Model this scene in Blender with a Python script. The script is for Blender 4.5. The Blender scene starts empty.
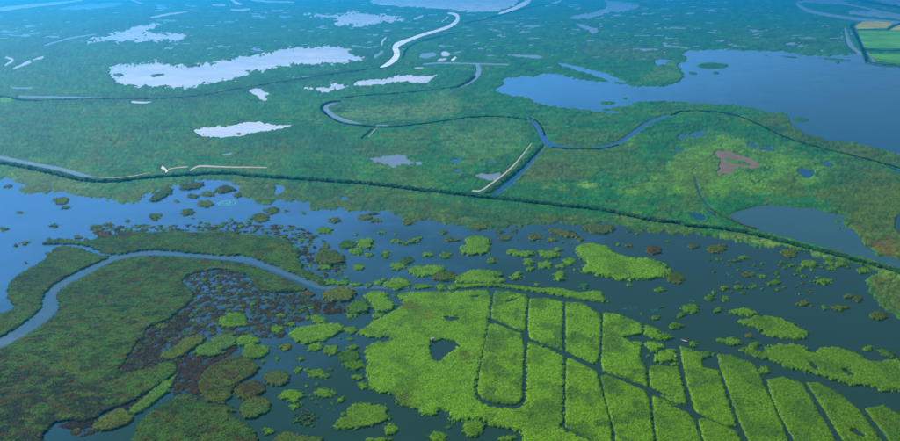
import bpy, math, random
import numpy as np
R = math.radians
random.seed(7); RNG = np.random.default_rng(11)
SC = bpy.context.scene
COL = SC.collection

# ------------------------------------------------------------------ camera
H = 250.0; F = 706.0; PITCH = R(19.2); CX, CY = 450.0, 220.5
cam = bpy.data.cameras.new('camera'); co = bpy.data.objects.new('camera', cam); COL.objects.link(co)
co.location = (0, 0, H); co.rotation_euler = (R(90) - PITCH, 0, 0)
cam.sensor_width = 36.0; cam.lens = F / 900.0 * 36.0; cam.clip_start = 1.0; cam.clip_end = 90000.0
SC.camera = co

# ------------------------------------------------------------------ sky, sun, exposure
SUN_AZ, SUN_EL = 50.0, 42.0           # degrees left of the view direction, elevation
w = bpy.data.worlds.new('World'); SC.world = w; w.use_nodes = True
nt = w.node_tree; nt.nodes.clear()
sky = nt.nodes.new('ShaderNodeTexSky'); sky.sky_type = 'NISHITA'; sky.sun_disc = False
sky.sun_elevation = R(SUN_EL); sky.sun_rotation = R(-SUN_AZ); sky.altitude = 250
sky.air_density = 1.0; sky.dust_density = 0.0; sky.ozone_density = 8.0
bg = nt.nodes.new('ShaderNodeBackground'); bg.inputs['Strength'].default_value = 0.07
ow = nt.nodes.new('ShaderNodeOutputWorld')
nt.links.new(sky.outputs[0], bg.inputs[0]); nt.links.new(bg.outputs[0], ow.inputs[0])
sl = bpy.data.lights.new('sun', 'SUN'); sl.energy = 5.0; sl.angle = R(0.53); sl.color = (1.0, 0.95, 0.86)
so = bpy.data.objects.new('sun', sl); COL.objects.link(so)
so.rotation_euler = (R(90 - SUN_EL), 0, R(180 + SUN_AZ)); so.location = (0, 0, 600)
SC.view_settings.view_transform = 'Standard'; SC.view_settings.look = 'None'
SC.view_settings.exposure = 0.72; SC.view_settings.gamma = 1.0
SC.cycles.use_denoising = True
SC.cycles.max_bounces = 5; SC.cycles.diffuse_bounces = 2; SC.cycles.glossy_bounces = 2
SC.cycles.transmission_bounces = 2; SC.cycles.volume_bounces = 0; SC.cycles.transparent_max_bounces = 4

# ------------------------------------------------------------------ pixel -> ground
SP, CP = math.sin(PITCH), math.cos(PITCH)
def ray_t(y):
    dz = -(np.asarray(y, float) - CY) / F
    return H / (SP - CP * dz), dz
def ground(P, z=0.0):
    P = np.asarray(P, float); t, dz = ray_t(P[..., 1]); t = t * (H - z) / H
    X = t * (P[..., 0] - CX) / F; Y = t * (CP + SP * dz)
    return np.stack([X, Y], -1)
def pxs(y): return ray_t(y)[0] / F             # metres that one pixel spans across at row y
def topx(W):
    W = np.asarray(W, float); X, Y = W[..., 0], W[..., 1]
    fw = Y * CP + H * SP; up = Y * SP - H * CP
    return np.stack([CX + F * X / fw, CY - F * up / fw], -1)

TX = {'1': 0, '2': 220, '3': 440, '4': 660}; TY = {'A': 0, 'B': 110, 'C': 220, 'D': 321}; TS = 240 / 882.0
def pl(s):
    """outline written as tile coordinates: 'A1: 10,20 30,40; A2: ...' ('P:' are photo pixels); a third number is a width"""
    out = []
    for seg in s.split(';'):
        k, pts = seg.split(':'); k = k.strip()
        for p in pts.split():
            v = [float(q) for q in p.split(',')]
            if k != 'P':
                v = [TX[k[1]] + v[0] * TS, TY[k[0]] + v[1] * TS] + [q * TS for q in v[2:]]
            out.append(v)
    if len({len(o) for o in out}) > 1:
        last = 1.0
        for o in out:
            if len(o) > 2: last = o[2]
            else: o.append(last)
    return np.array(out)
def ell(tile, cx, cy, rx, ry, seed=0):
    r = np.random.default_rng(int(cx * 7 + cy * 13 + ord(tile[0]) * 31 + int(tile[1])) + seed)
    n = 14; a = np.linspace(0, 2 * np.pi, n, endpoint=False) + r.uniform(0, .4)
    k = 1 + r.normal(0, .13, n)
    return np.stack([TX[tile[1]] + (cx + rx * k * np.cos(a)) * TS, TY[tile[0]] + (cy + ry * k * np.sin(a)) * TS], -1)

# ------------------------------------------------------------------ noise and distances
def hsh(ix, iy, s):
    h = (ix.astype(np.int64) * 374761393 + iy.astype(np.int64) * 668265263 + s * 974634777) & 0xffffffff
    h = ((h ^ (h >> 13)) * 1274126177) & 0xffffffff
    h = ((h ^ (h >> 16)) * 2246822519) & 0xffffffff
    return ((h ^ (h >> 15)) & 0xffffff) / float(0xffffff)
def gn(x, y, s=0):
    """gradient noise, about -1..1"""
    x0 = np.floor(x); y0 = np.floor(y); fx = x - x0; fy = y - y0
    u = fx * fx * fx * (fx * (fx * 6 - 15) + 10); v = fy * fy * fy * (fy * (fy * 6 - 15) + 10)
    def g(ox, oy):
        a = hsh(x0 + ox, y0 + oy, s) * 2 * np.pi
        return np.cos(a) * (fx - ox) + np.sin(a) * (fy - oy)
    a = g(0, 0); b = g(1, 0); c = g(0, 1); d = g(1, 1)
    return 1.5 * ((a + (b - a) * u) + ((c + (d - c) * u) - (a + (b - a) * u)) * v)
def fbm(x, y, s=0, o=4, gain=.5):
    t = 0; a = 1.0
    for i in range(o):
        t = t + a * gn(x, y, s + i * 17); x = x * 2.03 + 5.1; y = y * 2.03 + 9.7; a *= gain
    return t
def chaikin(P, n=1, closed=True):
    P = np.asarray(P, float)
    for _ in range(n):
        Q = np.roll(P, -1, 0) if closed else P[1:]
        A = P if closed else P[:-1]
        N = np.empty((2 * len(A), P.shape[1])); N[0::2] = A * .75 + Q * .25; N[1::2] = A * .25 + Q * .75
        if not closed: N = np.vstack([P[:1], N, P[-1:]])
        P = N
    return P
def polysd(X, Y, poly):
    """signed distance, positive inside"""
    d = np.full(X.shape, 1e18); ins = np.zeros(X.shape, bool)
    A = poly; B = np.roll(poly, -1, 0)
    for (ax, ay), (bx, by) in zip(A, B):
        ex, ey = bx - ax, by - ay; L = ex * ex + ey * ey + 1e-12
        px, py = X - ax, Y - ay
        t = np.clip((px * ex + py * ey) / L, 0, 1)
        d = np.minimum(d, (px - t * ex) ** 2 + (py - t * ey) ** 2)
        if ay != by:
            c = ((ay > Y) != (by > Y)) & (X < (bx - ax) * (Y - ay) / (by - ay) + ax)
            ins ^= c
    return np.where(ins, 1, -1) * np.sqrt(d)
def linesd(X, Y, line, wd):
    """half width minus distance to a polyline with a width at each point, positive inside"""
    best = np.full(X.shape, -1e18)
    for i in range(len(line) - 1):
        (ax, ay), (bx, by) = line[i], line[i + 1]
        ex, ey = bx - ax, by - ay; L = ex * ex + ey * ey + 1e-12
        px, py = X - ax, Y - ay
        t = np.clip((px * ex + py * ey) / L, 0, 1)
        d = np.sqrt((px - t * ex) ** 2 + (py - t * ey) ** 2)
        best = np.maximum(best, .5 * (wd[i] + (wd[i + 1] - wd[i]) * t) - d)
    return best
def sstep(a, b, x):
    t = np.clip((x - a) / (b - a), 0, 1); return t * t * (3 - 2 * t)

# ------------------------------------------------------------------ mesh and object helpers
def mesh(name, V, Fq, mat, tint=None, smooth=True):
    me = bpy.data.meshes.new(name)
    V = np.ascontiguousarray(V, np.float32); Fq = np.ascontiguousarray(Fq, np.int32); k = Fq.shape[1]
    me.vertices.add(len(V)); me.vertices.foreach_set('co', V.ravel())
    me.loops.add(Fq.size); me.loops.foreach_set('vertex_index', Fq.ravel())
    me.polygons.add(len(Fq)); me.polygons.foreach_set('loop_start', np.arange(0, Fq.size, k, dtype=np.int32))
    me.polygons.foreach_set('use_smooth', np.full(len(Fq), smooth))
    if tint is not None:
        a = me.color_attributes.new('tint', 'FLOAT_COLOR', 'POINT')
        c = np.ones((len(V), 4), np.float32); c[:, :3] = np.clip(tint, 0, 1); a.data.foreach_set('color', c.ravel())
    me.update(calc_edges=True); me.materials.append(mat)
    return me
def link(name, me, parent=None, loc=None):
    o = bpy.data.objects.new(name, me); COL.objects.link(o)
    if loc is not None: o.location = loc
    if parent: o.parent = parent
    return o
def tag(o, label=None, cat=None, group=None, kind=None):
    for k, v in (('label', label), ('category', cat), ('group', group), ('kind', kind)):
        if v: o[k] = v
    return o
def grid_faces(keep):
    """quads of the cells KEEP of a vertex grid (rows, cols); returns faces and the used vertices"""
    ny, nx = keep.shape[0] + 1, keep.shape[1] + 1
    j, i = np.nonzero(keep); a = j * nx + i
    Fq = np.stack([a, a + 1, a + nx + 1, a + nx], -1)
    used = np.zeros(ny * nx, bool); used[Fq.ravel()] = True
    idx = np.cumsum(used) - 1
    return idx[Fq], used
def blades(base, tint, n, h, wd, lean, var=.38, rng=RNG):
    """n leaning blades (one triangle each) at every base point"""
    N = len(base); M = N * n
    b = np.repeat(base, n, 0); c = np.repeat(tint * (1 + rng.normal(0, var, (N, 1))), n, 0)
    a = rng.uniform(0, 2 * np.pi, M); hh = h * rng.uniform(.55, 1.25, M); ww = wd * rng.uniform(.6, 1.3, M)
    ln = lean * hh * rng.uniform(.3, 1.2, M)
    off = rng.normal(0, .32 * h, (M, 2))
    b = b.copy(); b[:, 0] += off[:, 0]; b[:, 1] += off[:, 1]
    a2 = a + rng.uniform(-.9, .9, M) + np.pi / 2
    V = np.empty((M, 3, 3))
    V[:, 0] = b; V[:, 1] = b; V[:, 2] = b
    V[:, 0, 0] -= np.cos(a2) * ww; V[:, 0, 1] -= np.sin(a2) * ww
    V[:, 1, 0] += np.cos(a2) * ww; V[:, 1, 1] += np.sin(a2) * ww
    V[:, 2, 0] += np.cos(a) * ln; V[:, 2, 1] += np.sin(a) * ln; V[:, 2, 2] += hh
    c = np.repeat(c, 3, 0)
    return V.reshape(-1, 3), np.arange(M * 3).reshape(-1, 3), np.clip(c, .002, .9)

# ------------------------------------------------------------------ materials
def mat_new(name):
    m = bpy.data.materials.new(name); m.use_nodes = True; m.node_tree.nodes.clear()
    return m, m.node_tree.nodes, m.node_tree.links
def mat_veg(name, transl=.25, fine=1.1, amount=.45, rough=.75):
    m, N, L = mat_new(name)
    at = N.new('ShaderNodeAttribute'); at.attribute_name = 'tint'
    tc = N.new('ShaderNodeNewGeometry')
    n1 = N.new('ShaderNodeTexNoise'); n1.inputs['Scale'].default_value = fine; n1.inputs['Detail'].default_value = 3
    mr = N.new('ShaderNodeMapRange'); mr.inputs[1].default_value = .3; mr.inputs[2].default_value = .7
    mr.inputs[3].default_value = 1 - amount; mr.inputs[4].default_value = 1 + amount
    vm = N.new('ShaderNodeVectorMath'); vm.operation = 'SCALE'
    L.new(tc.outputs['Position'], n1.inputs['Vector']); L.new(n1.outputs['Fac'], mr.inputs[0])
    L.new(at.outputs['Color'], vm.inputs[0]); L.new(mr.outputs[0], vm.inputs['Scale'])
    p = N.new('ShaderNodeBsdfPrincipled'); p.inputs['Roughness'].default_value = rough; p.inputs['Specular IOR Level'].default_value = .05
    L.new(vm.outputs[0], p.inputs['Base Color'])
    out = N.new('ShaderNodeOutputMaterial')
    if transl > 0:
        tr = N.new('ShaderNodeBsdfTranslucent'); mx = N.new('ShaderNodeMixShader'); mx.inputs[0].default_value = transl
        L.new(vm.outputs[0], tr.inputs['Color']); L.new(p.outputs[0], mx.inputs[1]); L.new(tr.outputs[0], mx.inputs[2])
        L.new(mx.outputs[0], out.inputs['Surface'])
    else:
        L.new(p.outputs[0], out.inputs['Surface'])
    return m
def mat_water(name, col, rough, murk=0.0, murk_col=(.1, .12, .1), scale=.02, bump=.0):
    m, N, L = mat_new(name)
    g = N.new('ShaderNodeNewGeometry')
    n = N.new('ShaderNodeTexNoise'); n.inputs['Scale'].default_value = scale; n.inputs['Detail'].default_value = 4
    L.new(g.outputs['Position'], n.inputs['Vector'])
    mr = N.new('ShaderNodeMapRange'); mr.inputs[1].default_value = .35; mr.inputs[2].default_value = .7
    mr.inputs[3].default_value = 0; mr.inputs[4].default_value = murk
    L.new(n.outputs['Fac'], mr.inputs[0])
    mx = N.new('ShaderNodeMix'); mx.data_type = 'RGBA'
    mx.inputs[6].default_value = (*col, 1); mx.inputs[7].default_value = (*murk_col, 1)
    L.new(mr.outputs[0], mx.inputs[0])
    p = N.new('ShaderNodeBsdfPrincipled'); p.inputs['IOR'].default_value = 1.33
    L.new(mx.outputs[2], p.inputs['Base Color'])
    r2 = N.new('ShaderNodeMapRange'); r2.inputs[1].default_value = .35; r2.inputs[2].default_value = .65; r2.inputs[3].default_value = rough * .4; r2.inputs[4].default_value = rough * 2.4
    n2 = N.new('ShaderNodeTexNoise'); n2.inputs['Scale'].default_value = scale * 1.7; n2.inputs['Detail'].default_value = 3
    L.new(g.outputs['Position'], n2.inputs['Vector']); L.new(n2.outputs['Fac'], r2.inputs[0]); L.new(r2.outputs[0], p.inputs['Roughness'])
    if bump > 0:
        n3 = N.new('ShaderNodeTexNoise'); n3.inputs['Scale'].default_value = .35; n3.inputs['Detail'].default_value = 3
        L.new(g.outputs['Position'], n3.inputs['Vector'])
        b = N.new('ShaderNodeBump'); b.inputs['Strength'].default_value = bump; b.inputs['Distance'].default_value = .15
        L.new(n3.outputs['Fac'], b.inputs['Height']); L.new(b.outputs[0], p.inputs['Normal'])
    out = N.new('ShaderNodeOutputMaterial'); L.new(p.outputs[0], out.inputs['Surface'])
    return m
def mat_lagoon(name='lagoon_water', ca=(.040, .125, .27), cb=(.012, .034, .016), x0=-800, x1=-60):  # base colour fades blue to dark green, painted for sky reflection and lens falloff
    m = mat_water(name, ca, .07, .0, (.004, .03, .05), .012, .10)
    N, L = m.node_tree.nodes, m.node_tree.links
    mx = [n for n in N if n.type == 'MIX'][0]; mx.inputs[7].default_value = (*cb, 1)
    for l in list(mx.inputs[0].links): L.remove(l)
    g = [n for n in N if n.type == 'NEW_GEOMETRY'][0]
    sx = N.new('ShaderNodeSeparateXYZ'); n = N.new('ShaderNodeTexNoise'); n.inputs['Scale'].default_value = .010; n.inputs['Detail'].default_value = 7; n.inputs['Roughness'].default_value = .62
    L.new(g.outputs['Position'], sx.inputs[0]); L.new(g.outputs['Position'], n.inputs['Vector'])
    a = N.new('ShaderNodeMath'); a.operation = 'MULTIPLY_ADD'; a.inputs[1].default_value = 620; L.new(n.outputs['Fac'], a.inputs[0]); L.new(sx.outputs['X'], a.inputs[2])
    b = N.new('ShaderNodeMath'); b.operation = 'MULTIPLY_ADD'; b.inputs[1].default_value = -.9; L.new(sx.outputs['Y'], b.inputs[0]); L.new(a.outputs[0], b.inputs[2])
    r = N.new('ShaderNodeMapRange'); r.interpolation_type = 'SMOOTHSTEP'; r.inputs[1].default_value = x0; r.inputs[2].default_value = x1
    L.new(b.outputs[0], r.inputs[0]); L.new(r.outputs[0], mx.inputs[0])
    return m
def mat_plain(name, col, rough=.85, scale=.8, amount=.25, spec=.2):
    m, N, L = mat_new(name)
    g = N.new('ShaderNodeNewGeometry'); n = N.new('ShaderNodeTexNoise'); n.inputs['Scale'].default_value = scale; n.inputs['Detail'].default_value = 4
    L.new(g.outputs['Position'], n.inputs['Vector'])
    mr = N.new('ShaderNodeMapRange'); mr.inputs[1].default_value = .3; mr.inputs[2].default_value = .7
    mr.inputs[3].default_value = 1 - amount; mr.inputs[4].default_value = 1 + amount
    L.new(n.outputs['Fac'], mr.inputs[0])
    vm = N.new('ShaderNodeVectorMath'); vm.operation = 'SCALE'; vm.inputs[0].default_value = col
    L.new(mr.outputs[0], vm.inputs['Scale'])
    p = N.new('ShaderNodeBsdfPrincipled'); p.inputs['Roughness'].default_value = rough; p.inputs['Specular IOR Level'].default_value = spec
    L.new(vm.outputs[0], p.inputs['Base Color'])
    out = N.new('ShaderNodeOutputMaterial'); L.new(p.outputs[0], out.inputs['Surface'])
    return m
M_MARSH = mat_veg('marsh_vegetation', 0, .35, .35)
M_BED = mat_veg('reed_canopy', .0, 1.0, .45)
M_REED = mat_veg('reed_blades', .5, .5, .2)
M_LEAF = mat_veg('hedge_leaves', .2, .5, .3)
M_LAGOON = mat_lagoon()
M_POND = mat_water('pale_pool_water', (.50, .53, .60), .12, .8, (.36, .42, .52), .006)  # near-white base colour with a greyer mottle
M_POND_BLUE = mat_water('marsh_lake_water', (.004, .045, .11), .10, .6, (.004, .05, .09), .004)
M_LAKE = mat_lagoon('lake_water', (.020, .135, .31), (.001, .038, .046), -1100, -150)  # lake carries the same painted reflection fade
M_RIVER = mat_water('river_water', (.13, .17, .20), .10, .5, (.10, .13, .15), .02)
M_GLINT = mat_water('painted_glint_water', (.88, .88, .86), .12, .4, (.6, .62, .64), .01)  # sun glint painted as a near-white base colour
M_MUDWATER = mat_plain('wet_mud', (.125, .095, .055), .6, .05, .15, .2)
M_SAND = mat_plain('pale_sand', (.50, .43, .36), .9, .3, .2)
M_SANDW = mat_plain('white_sand', (.50, .49, .48), .9, .3, .12)
M_FIELD = mat_veg('crop_rows', 0, .06, .2)
M_WOOD = mat_plain('bleached_wood', (.55, .42, .34), .8, 6, .2)
M_PAD = mat_veg('floating_leaf', .0, .8, .3, .4)

LIGHT = np.array((.140, .335, .004)); MID = np.array((.085, .260, .008)); DARK = np.array((.036, .135, .006))
OLIVE = np.array((.115, .175, .008)); BROWN = np.array((.040, .027, .001)); TAN = np.array((.20, .17, .05))
BLACKG = np.array((.010, .030, .008))

# ------------------------------------------------------------------ the water: one sheet to the horizon
def sheet(name, xs, ys, z, mat):
    V = [(x, y, z) for y in ys for x in xs]; n = len(xs)
    Fq = [(j * n + i, j * n + i + 1, (j + 1) * n + i + 1, (j + 1) * n + i) for j in range(len(ys) - 1) for i in range(n - 1)]
    return link(name, mesh(name, V, Fq, mat))
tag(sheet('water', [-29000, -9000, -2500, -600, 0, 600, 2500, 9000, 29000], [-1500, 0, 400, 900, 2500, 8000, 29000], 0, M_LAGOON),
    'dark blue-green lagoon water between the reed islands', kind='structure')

# ================================================================== the far marsh with its pools, lakes and channels
SHORE = pl('P: -900,176 -300,170 -20,176; B1: 0,250 60,262 105,275 65,295 100,310 200,300 330,320 400,328 450,338 500,335 530,318 570,300 620,285 660,272 700,264 760,256 830,262 882,266;'
           'B2: 30,272 80,278 60,310 90,325 130,320 135,345 180,345 215,325 260,340 300,335 330,345 330,370 380,372 450,360 500,375 560,370 620,375 670,395 680,418 720,420 760,405 800,415 882,425;'
           'B3: 60,418 120,435 180,440 250,430 330,420 400,418 440,415 500,424 560,418 620,415 660,425 700,436; C3: 740,42 800,47 882,50;'
           'C4: 0,45 60,55 130,52 190,62 240,66 330,95 400,105 450,95 500,100 560,130 620,145 700,160 740,165 780,178 800,195 760,215 765,250 790,290 800,310 840,330 860,360 882,375;'
           'P: 915,324 1000,330 1300,330 1900,330 1900,-60 -900,-60')
POOLS = {   # name: (outline, material, edge noise)
 'wide_pool': ('A1: 400,250 440,238 500,235 560,225 620,235 690,245 760,232 820,222 882,212; A2: 0,222 80,210 150,200 200,188 250,175 280,175 330,180 380,168 430,172 470,182 480,200 540,210 520,220 450,228 380,235 300,235 230,240 170,255 100,262 90,275 60,290 0,300; A1: 882,288 800,300 740,312 680,325 620,318 560,315 480,318 450,305 400,290', 'pond', 1.7),
 'forked_pool': ('A1: 320,158 340,140 400,128 450,110 520,95 590,85 570,100 510,120 580,122 640,122 690,125 680,140 640,150 560,148 440,152 380,148', 'pond', 1.7),
 'ragged_pool': ('A2: 300,45 350,50 420,55 460,48 500,42 530,50 580,55 650,55 690,65 660,75 600,80 560,92 500,95 440,92 400,92 440,75 420,65 340,55', 'pond', 1.7),
 'chain_pool': ('A2: 300,328 340,318 380,322 400,315 450,305 470,320 430,330 380,335', 'pond', 1.7),
 'long_pool': ('A2: 490,310 530,292 600,290 650,278 720,278 770,280 810,272 770,290 775,300 720,308 670,298 610,305 560,315 500,318', 'pond', .8),
 'wedge_pool': ('A2: 100,330 155,322 155,335 188,345 160,352 180,368 150,366 135,350', 'pond', .6),
 'lens_pool': ('B1: 705,75 740,65 800,60 882,50; B2: 0,65 80,45 170,45 190,55 265,55 240,65 170,75 100,90 30,100 0,95; B1: 840,100 780,98 740,95', 'pond', .8),
 'notched_pool': ('B2: 540,182 600,172 650,160 680,170 690,185 750,195 720,202 650,195 640,212 610,200', 'pond2', .8),
 'bent_pool': ('A3: 470,65 500,55 560,45 600,35 620,20 600,0 660,5 720,15 740,25 700,38 640,45 600,50 560,65 500,72', 'pond2', .9),
 'tail_pool': ('A3: 490,85 530,88 590,110 565,125 530,105', 'pond2', .8),
 'sliver_pool': ('A3: 230,200 300,200 380,205 370,215 300,210', 'pond2', .3),
 'top_lake': ('P: 365,3 385,-6 420,-10 520,-12 519,3 500,11 468,12 448,9 430,8 395,6', 'pond', .6),
 'faint_pool': ('A1: 200,32 300,15 430,10 460,18 380,28 260,38', 'pond2', .6),
 'farm_pool': ('A2: 725,200 790,192 795,208 740,215', 'pond2', .5),
 'farm_pool_b': ('A2: 810,190 840,188 848,205 815,208', 'pond', .3),
 'farm_pool_c': ('A2: 800,217 838,211 825,224 796,226', 'pond', .3),
 'farm_pool_d': ('A2: 845,222 862,208 872,209 858,223', 'glint', .2),
 'lake': ('A3: 200,330 240,310 230,290 270,280 330,282 380,270 430,270 500,285 560,298 640,305 720,318 800,318 882,312; A4: 0,318 60,305 95,280 60,235 105,225 70,212 90,190 150,185 200,180 280,185 350,185 400,188 460,190 520,200 600,205 680,200 740,195 750,220 800,234 882,244; P: 960,70 1200,84 1500,90 1500,170 1100,165 960,163 930,158; B4: 882,158 800,142 720,122 640,112 560,97 510,77 480,40 470,20 400,0; A4: 540,441 480,425 400,410 290,388 200,382 100,378 0,368; A3: 882,372 800,370 740,370 700,385 640,395 600,405 560,408 500,400 440,395 380,385 340,370 310,355 260,352 230,345', 'lake', .8),
 'strip_pool': ('A3: 410,226 480,238 540,252 600,266 650,288 690,303 640,302 580,284 520,262 460,246', 'lake', .6),
 'side_pool': ('A3: 780,225 820,215 860,222 882,228; A4: 30,225 20,238; A3: 840,240 800,238', 'lake', .8),
 'dyke_pool': ('B4: 250,380 330,360 390,350 450,350 500,360 540,360 600,370 640,385 690,390 668,410 690,441; C4: 690,20 740,60 745,90 790,115 820,135 860,140 882,152; P: 925,262 925,273; C4: 882,176 800,152 700,124 600,98 500,74 400,48 340,30 310,18; B4: 330,441 300,420 270,402', 'slate', .6),
 'edge_bay': ('B4: 882,385 865,400 866,441; C4: 868,20 882,60; P: 960,250 960,208', 'lagoon', .3),
 'path_pool': ('B3: 110,240 150,232 180,238 232,230 215,250 190,262 160,250', 'pond2', .7),
 'mud_hollow': ('B4: 195,150 260,152 300,172 345,180 375,208 330,215 280,210 265,235 235,240 210,232 220,210 215,170', 'lagoon', 1.2),
 'blue_pool': ('B4: 500,222 530,215 570,222 560,248 520,245', 'lake', .8),
 'blue_pool_b': ('B4: 590,190 640,195 630,210 600,205', 'lake', .8),
 'blue_pool_c': ('B4: 48,146 90,145 70,156', 'lake', .6),
 'blue_pool_d': ('B4: 60,98 130,80 190,76 140,94 90,104', 'lake', 1.3),
 'blue_pool_e': ('B4: 310,115 370,130 440,150 400,152 320,132', 'lake', 1.2),
 'small_pool': ('B3: 25,184 60,182 95,188 60,194', 'lake', .5),
 'small_pool_b': ('B3: 170,188 195,187 198,194 176,194', 'lake', .3),
 'small_pool_c': ('B3: 50,218 80,222 75,230 55,226', 'lake', .4),
 'small_pool_d': ('B1: 845,160 875,154; B2: 10,160 0,166; B1: 855,168', 'pond2', .3),
 'small_pool_e': ('B3: 540,-2 580,-3 620,4 668,6 650,14 600,10', 'lake', .5),
 'small_pool_f': ('B2: 838,186 862,184 866,190 845,192', 'lake', .3),
 'small_pool_g': ('B4: 100,378 140,376 170,392 165,405 130,402', 'lake', .4),
 'small_pool_h': ('B4: 168,362 190,366 215,384 200,388 178,376', 'lake', .3),
 'small_pool_i': ('C1: 5,-1 10,-1 10,0', 'lake', .3),
 'inlet': ('B2: 200,275 230,278 240,290 215,312 198,310 210,290', 'lagoon', .5),
 'inlet_b': ('B2: 440,322 468,320 465,332 445,332', 'lagoon', .4),
 'river_pool': ('A4: 520,0 560,-8 640,-4 700,8 660,16 600,12 545,10', 'lake2', .5),
 'river_pool_b': ('A4: 680,42 760,38 830,48 882,52; P: 925,18 925,24; A4: 882,70 820,64 740,56 700,52', 'lake2', .6),
 'river_pool_c': ('A4: 775,0 820,-6 882,-4; P: 930,-2 930,10; A4: 882,20 840,14', 'lake2', .4),
}
del POOLS['small_pool_i']
CHANNELS = {  # outline with widths, material, edge noise
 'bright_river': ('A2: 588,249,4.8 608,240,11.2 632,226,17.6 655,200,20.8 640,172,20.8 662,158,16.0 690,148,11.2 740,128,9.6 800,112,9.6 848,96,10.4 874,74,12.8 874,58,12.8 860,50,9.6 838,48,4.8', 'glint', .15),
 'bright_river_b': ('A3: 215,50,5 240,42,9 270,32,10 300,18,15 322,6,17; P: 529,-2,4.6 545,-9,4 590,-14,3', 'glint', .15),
 'meander': ('A2: 430,378,5 400,384,11 386,394,15 396,412,17 418,428,18; B2: 402,12,16 430,30,13 478,44,9 520,50,3', 'river', .12),
 'meander_b': ('B2: 575,57,6 605,57,7 618,57,4', 'river', .05),
 'meander_c': ('B3: 318,34,5 345,44,12 365,64,22 376,95,26 392,120,24 425,134,11 480,139,4 560,139,4 610,134,6 655,122,10 700,94,14 745,60,14 790,36,11 835,21,7 870,13,3', 'blue', .12),
 'meander_d': ('A3: 62,323,6 105,304,12 132,284,16 144,262,17 140,243,13 134,240,8', 'river', .12),
 'straight_canal': ('A3: 0,232,4 120,233,5 250,237,5', 'river', .05),
 'straight_canal_b': ('A2: 745,236,5 810,230,6 882,232,5', 'river', .05),
 'diagonal_canal': ('B3: 377,138,8 345,178,12 302,225,13 262,262,17 225,292,15 196,316,13', 'blue', .1),
 'diagonal_canal_b': ('B3: 255,272,8 285,278,3', 'blue', .1),
 'left_canal': ('P: -60,150,4; B1: 0,173,11 60,186,12 130,200,11 220,216,12 280,233,14 318,243,10 345,247,4', 'river', .08),
 'far_river': ('P: -60,12,4; A1: 0,35,14 80,24,12 180,14,10 300,1,6', 'pond', .25),
 'streak': ('A1: 555,64,5 620,51,8 690,43,3', 'pond', .25),
 'streak_b': ('A1: 350,125,4 250,140,7 160,168,5', 'pond2', .5),
 'streak_c': ('A1: 70,354,5 200,357,7 370,359,3', 'pond2', .3),
 'streak_d': ('A1: 485,374,6 520,377,7 555,375,3', 'pond', .3),
 'streak_e': ('A1: 38,316,6 50,324,6 115,323,5', 'pond2', .4),
 'streak_f': ('A1: 20,210,5 55,219,8 20,238,8', 'pond', .5),
 'streak_g': ('A1: 48,252,5 80,240,9 108,227,9', 'pond', .5),
 'streak_h': ('A1: 122,219,4 150,213,9 162,208,3', 'pond', .4),
 'streak_i': ('A1: 782,19,6 825,18,7', 'pond', .4),
 'streak_j': ('A1: 478,-2,5 520,12,5', 'pond', .3),
 'streak_k': ('A2: 40,-4,6 60,12,9 80,14,4', 'glint', .3),
 'streak_l': ('A2: 108,-3,5 150,5,7 272,7,4', 'pond', .3),
 'streak_m': ('A2: 612,136,3 595,152,7 594,166,4', 'pond', .3),
 'streak_n': ('A2: 815,80,2 838,62,6', 'pond', .3),
 'streak_o': ('A2: 40,34,4 72,38,8 108,33,6', 'pond', .4),
 'streak_p': ('A2: 590,188,5 600,192,9 565,208,10 575,213,4', 'pond2', .4),
 'streak_q': ('A3: 138,76,5 168,66,8', 'pond', .3),
 'streak_r': ('A3: 385,22,4 430,8,7 445,2,3', 'pond', .3),
 'streak_s': ('A2: 715,70,6 745,58,5', 'pond', .3),
 'streak_t': ('A2: 400,184,3 450,186,5 480,182,3', 'pond', .4),
 'streak_u': ('A2: 715,250,4 745,249,4', 'pond', .2),
 'field_ditch': ('A4: 680,105,7 687,135,12 696,162,16 715,182,12 738,194,6', 'river', .1),
 'field_ditch_b': ('A4: 762,194,7 775,210,9 788,226,8', 'river', .1),
 'field_ditch_c': ('A4: 716,112,3 732,150,4 742,175,3', 'river', .1),
 'far_channel': ('A4: 540,4,5 500,8,8 512,24,12 560,45,12 640,58,10 720,70,10 800,76,9 882,82,9; P: 960,28,2.4', 'lake2', .1),
 'far_channel_b': ('A4: 600,6,4 720,20,6 800,40,8 882,58,8; P: 940,20,2', 'lake2', .2),
 'reed_stream': ('B4: 128,248,4 138,285,5 155,325,5 185,362,4 230,388,4', 'lake', .15),
 'canal_end': ('B4: 835,208,3 860,216,7 882,226,9; P: 925,178,3', 'blue', .1),
 'top_left_lake': ('P: -80,2,4 0,-4,6 70,-12,8 140,-16,6', 'pond2', .3),
}
PM = {'pond': M_POND, 'pond2': M_RIVER, 'lake': M_LAKE, 'lake2': M_RIVER, 'lagoon': None, 'slate': mat_water('slate_pool_water', (.020, .060, .055), .07, .6, (.028, .07, .06), .01, .08), 'river': M_RIVER, 'blue': M_POND_BLUE, 'glint': M_GLINT}
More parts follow.
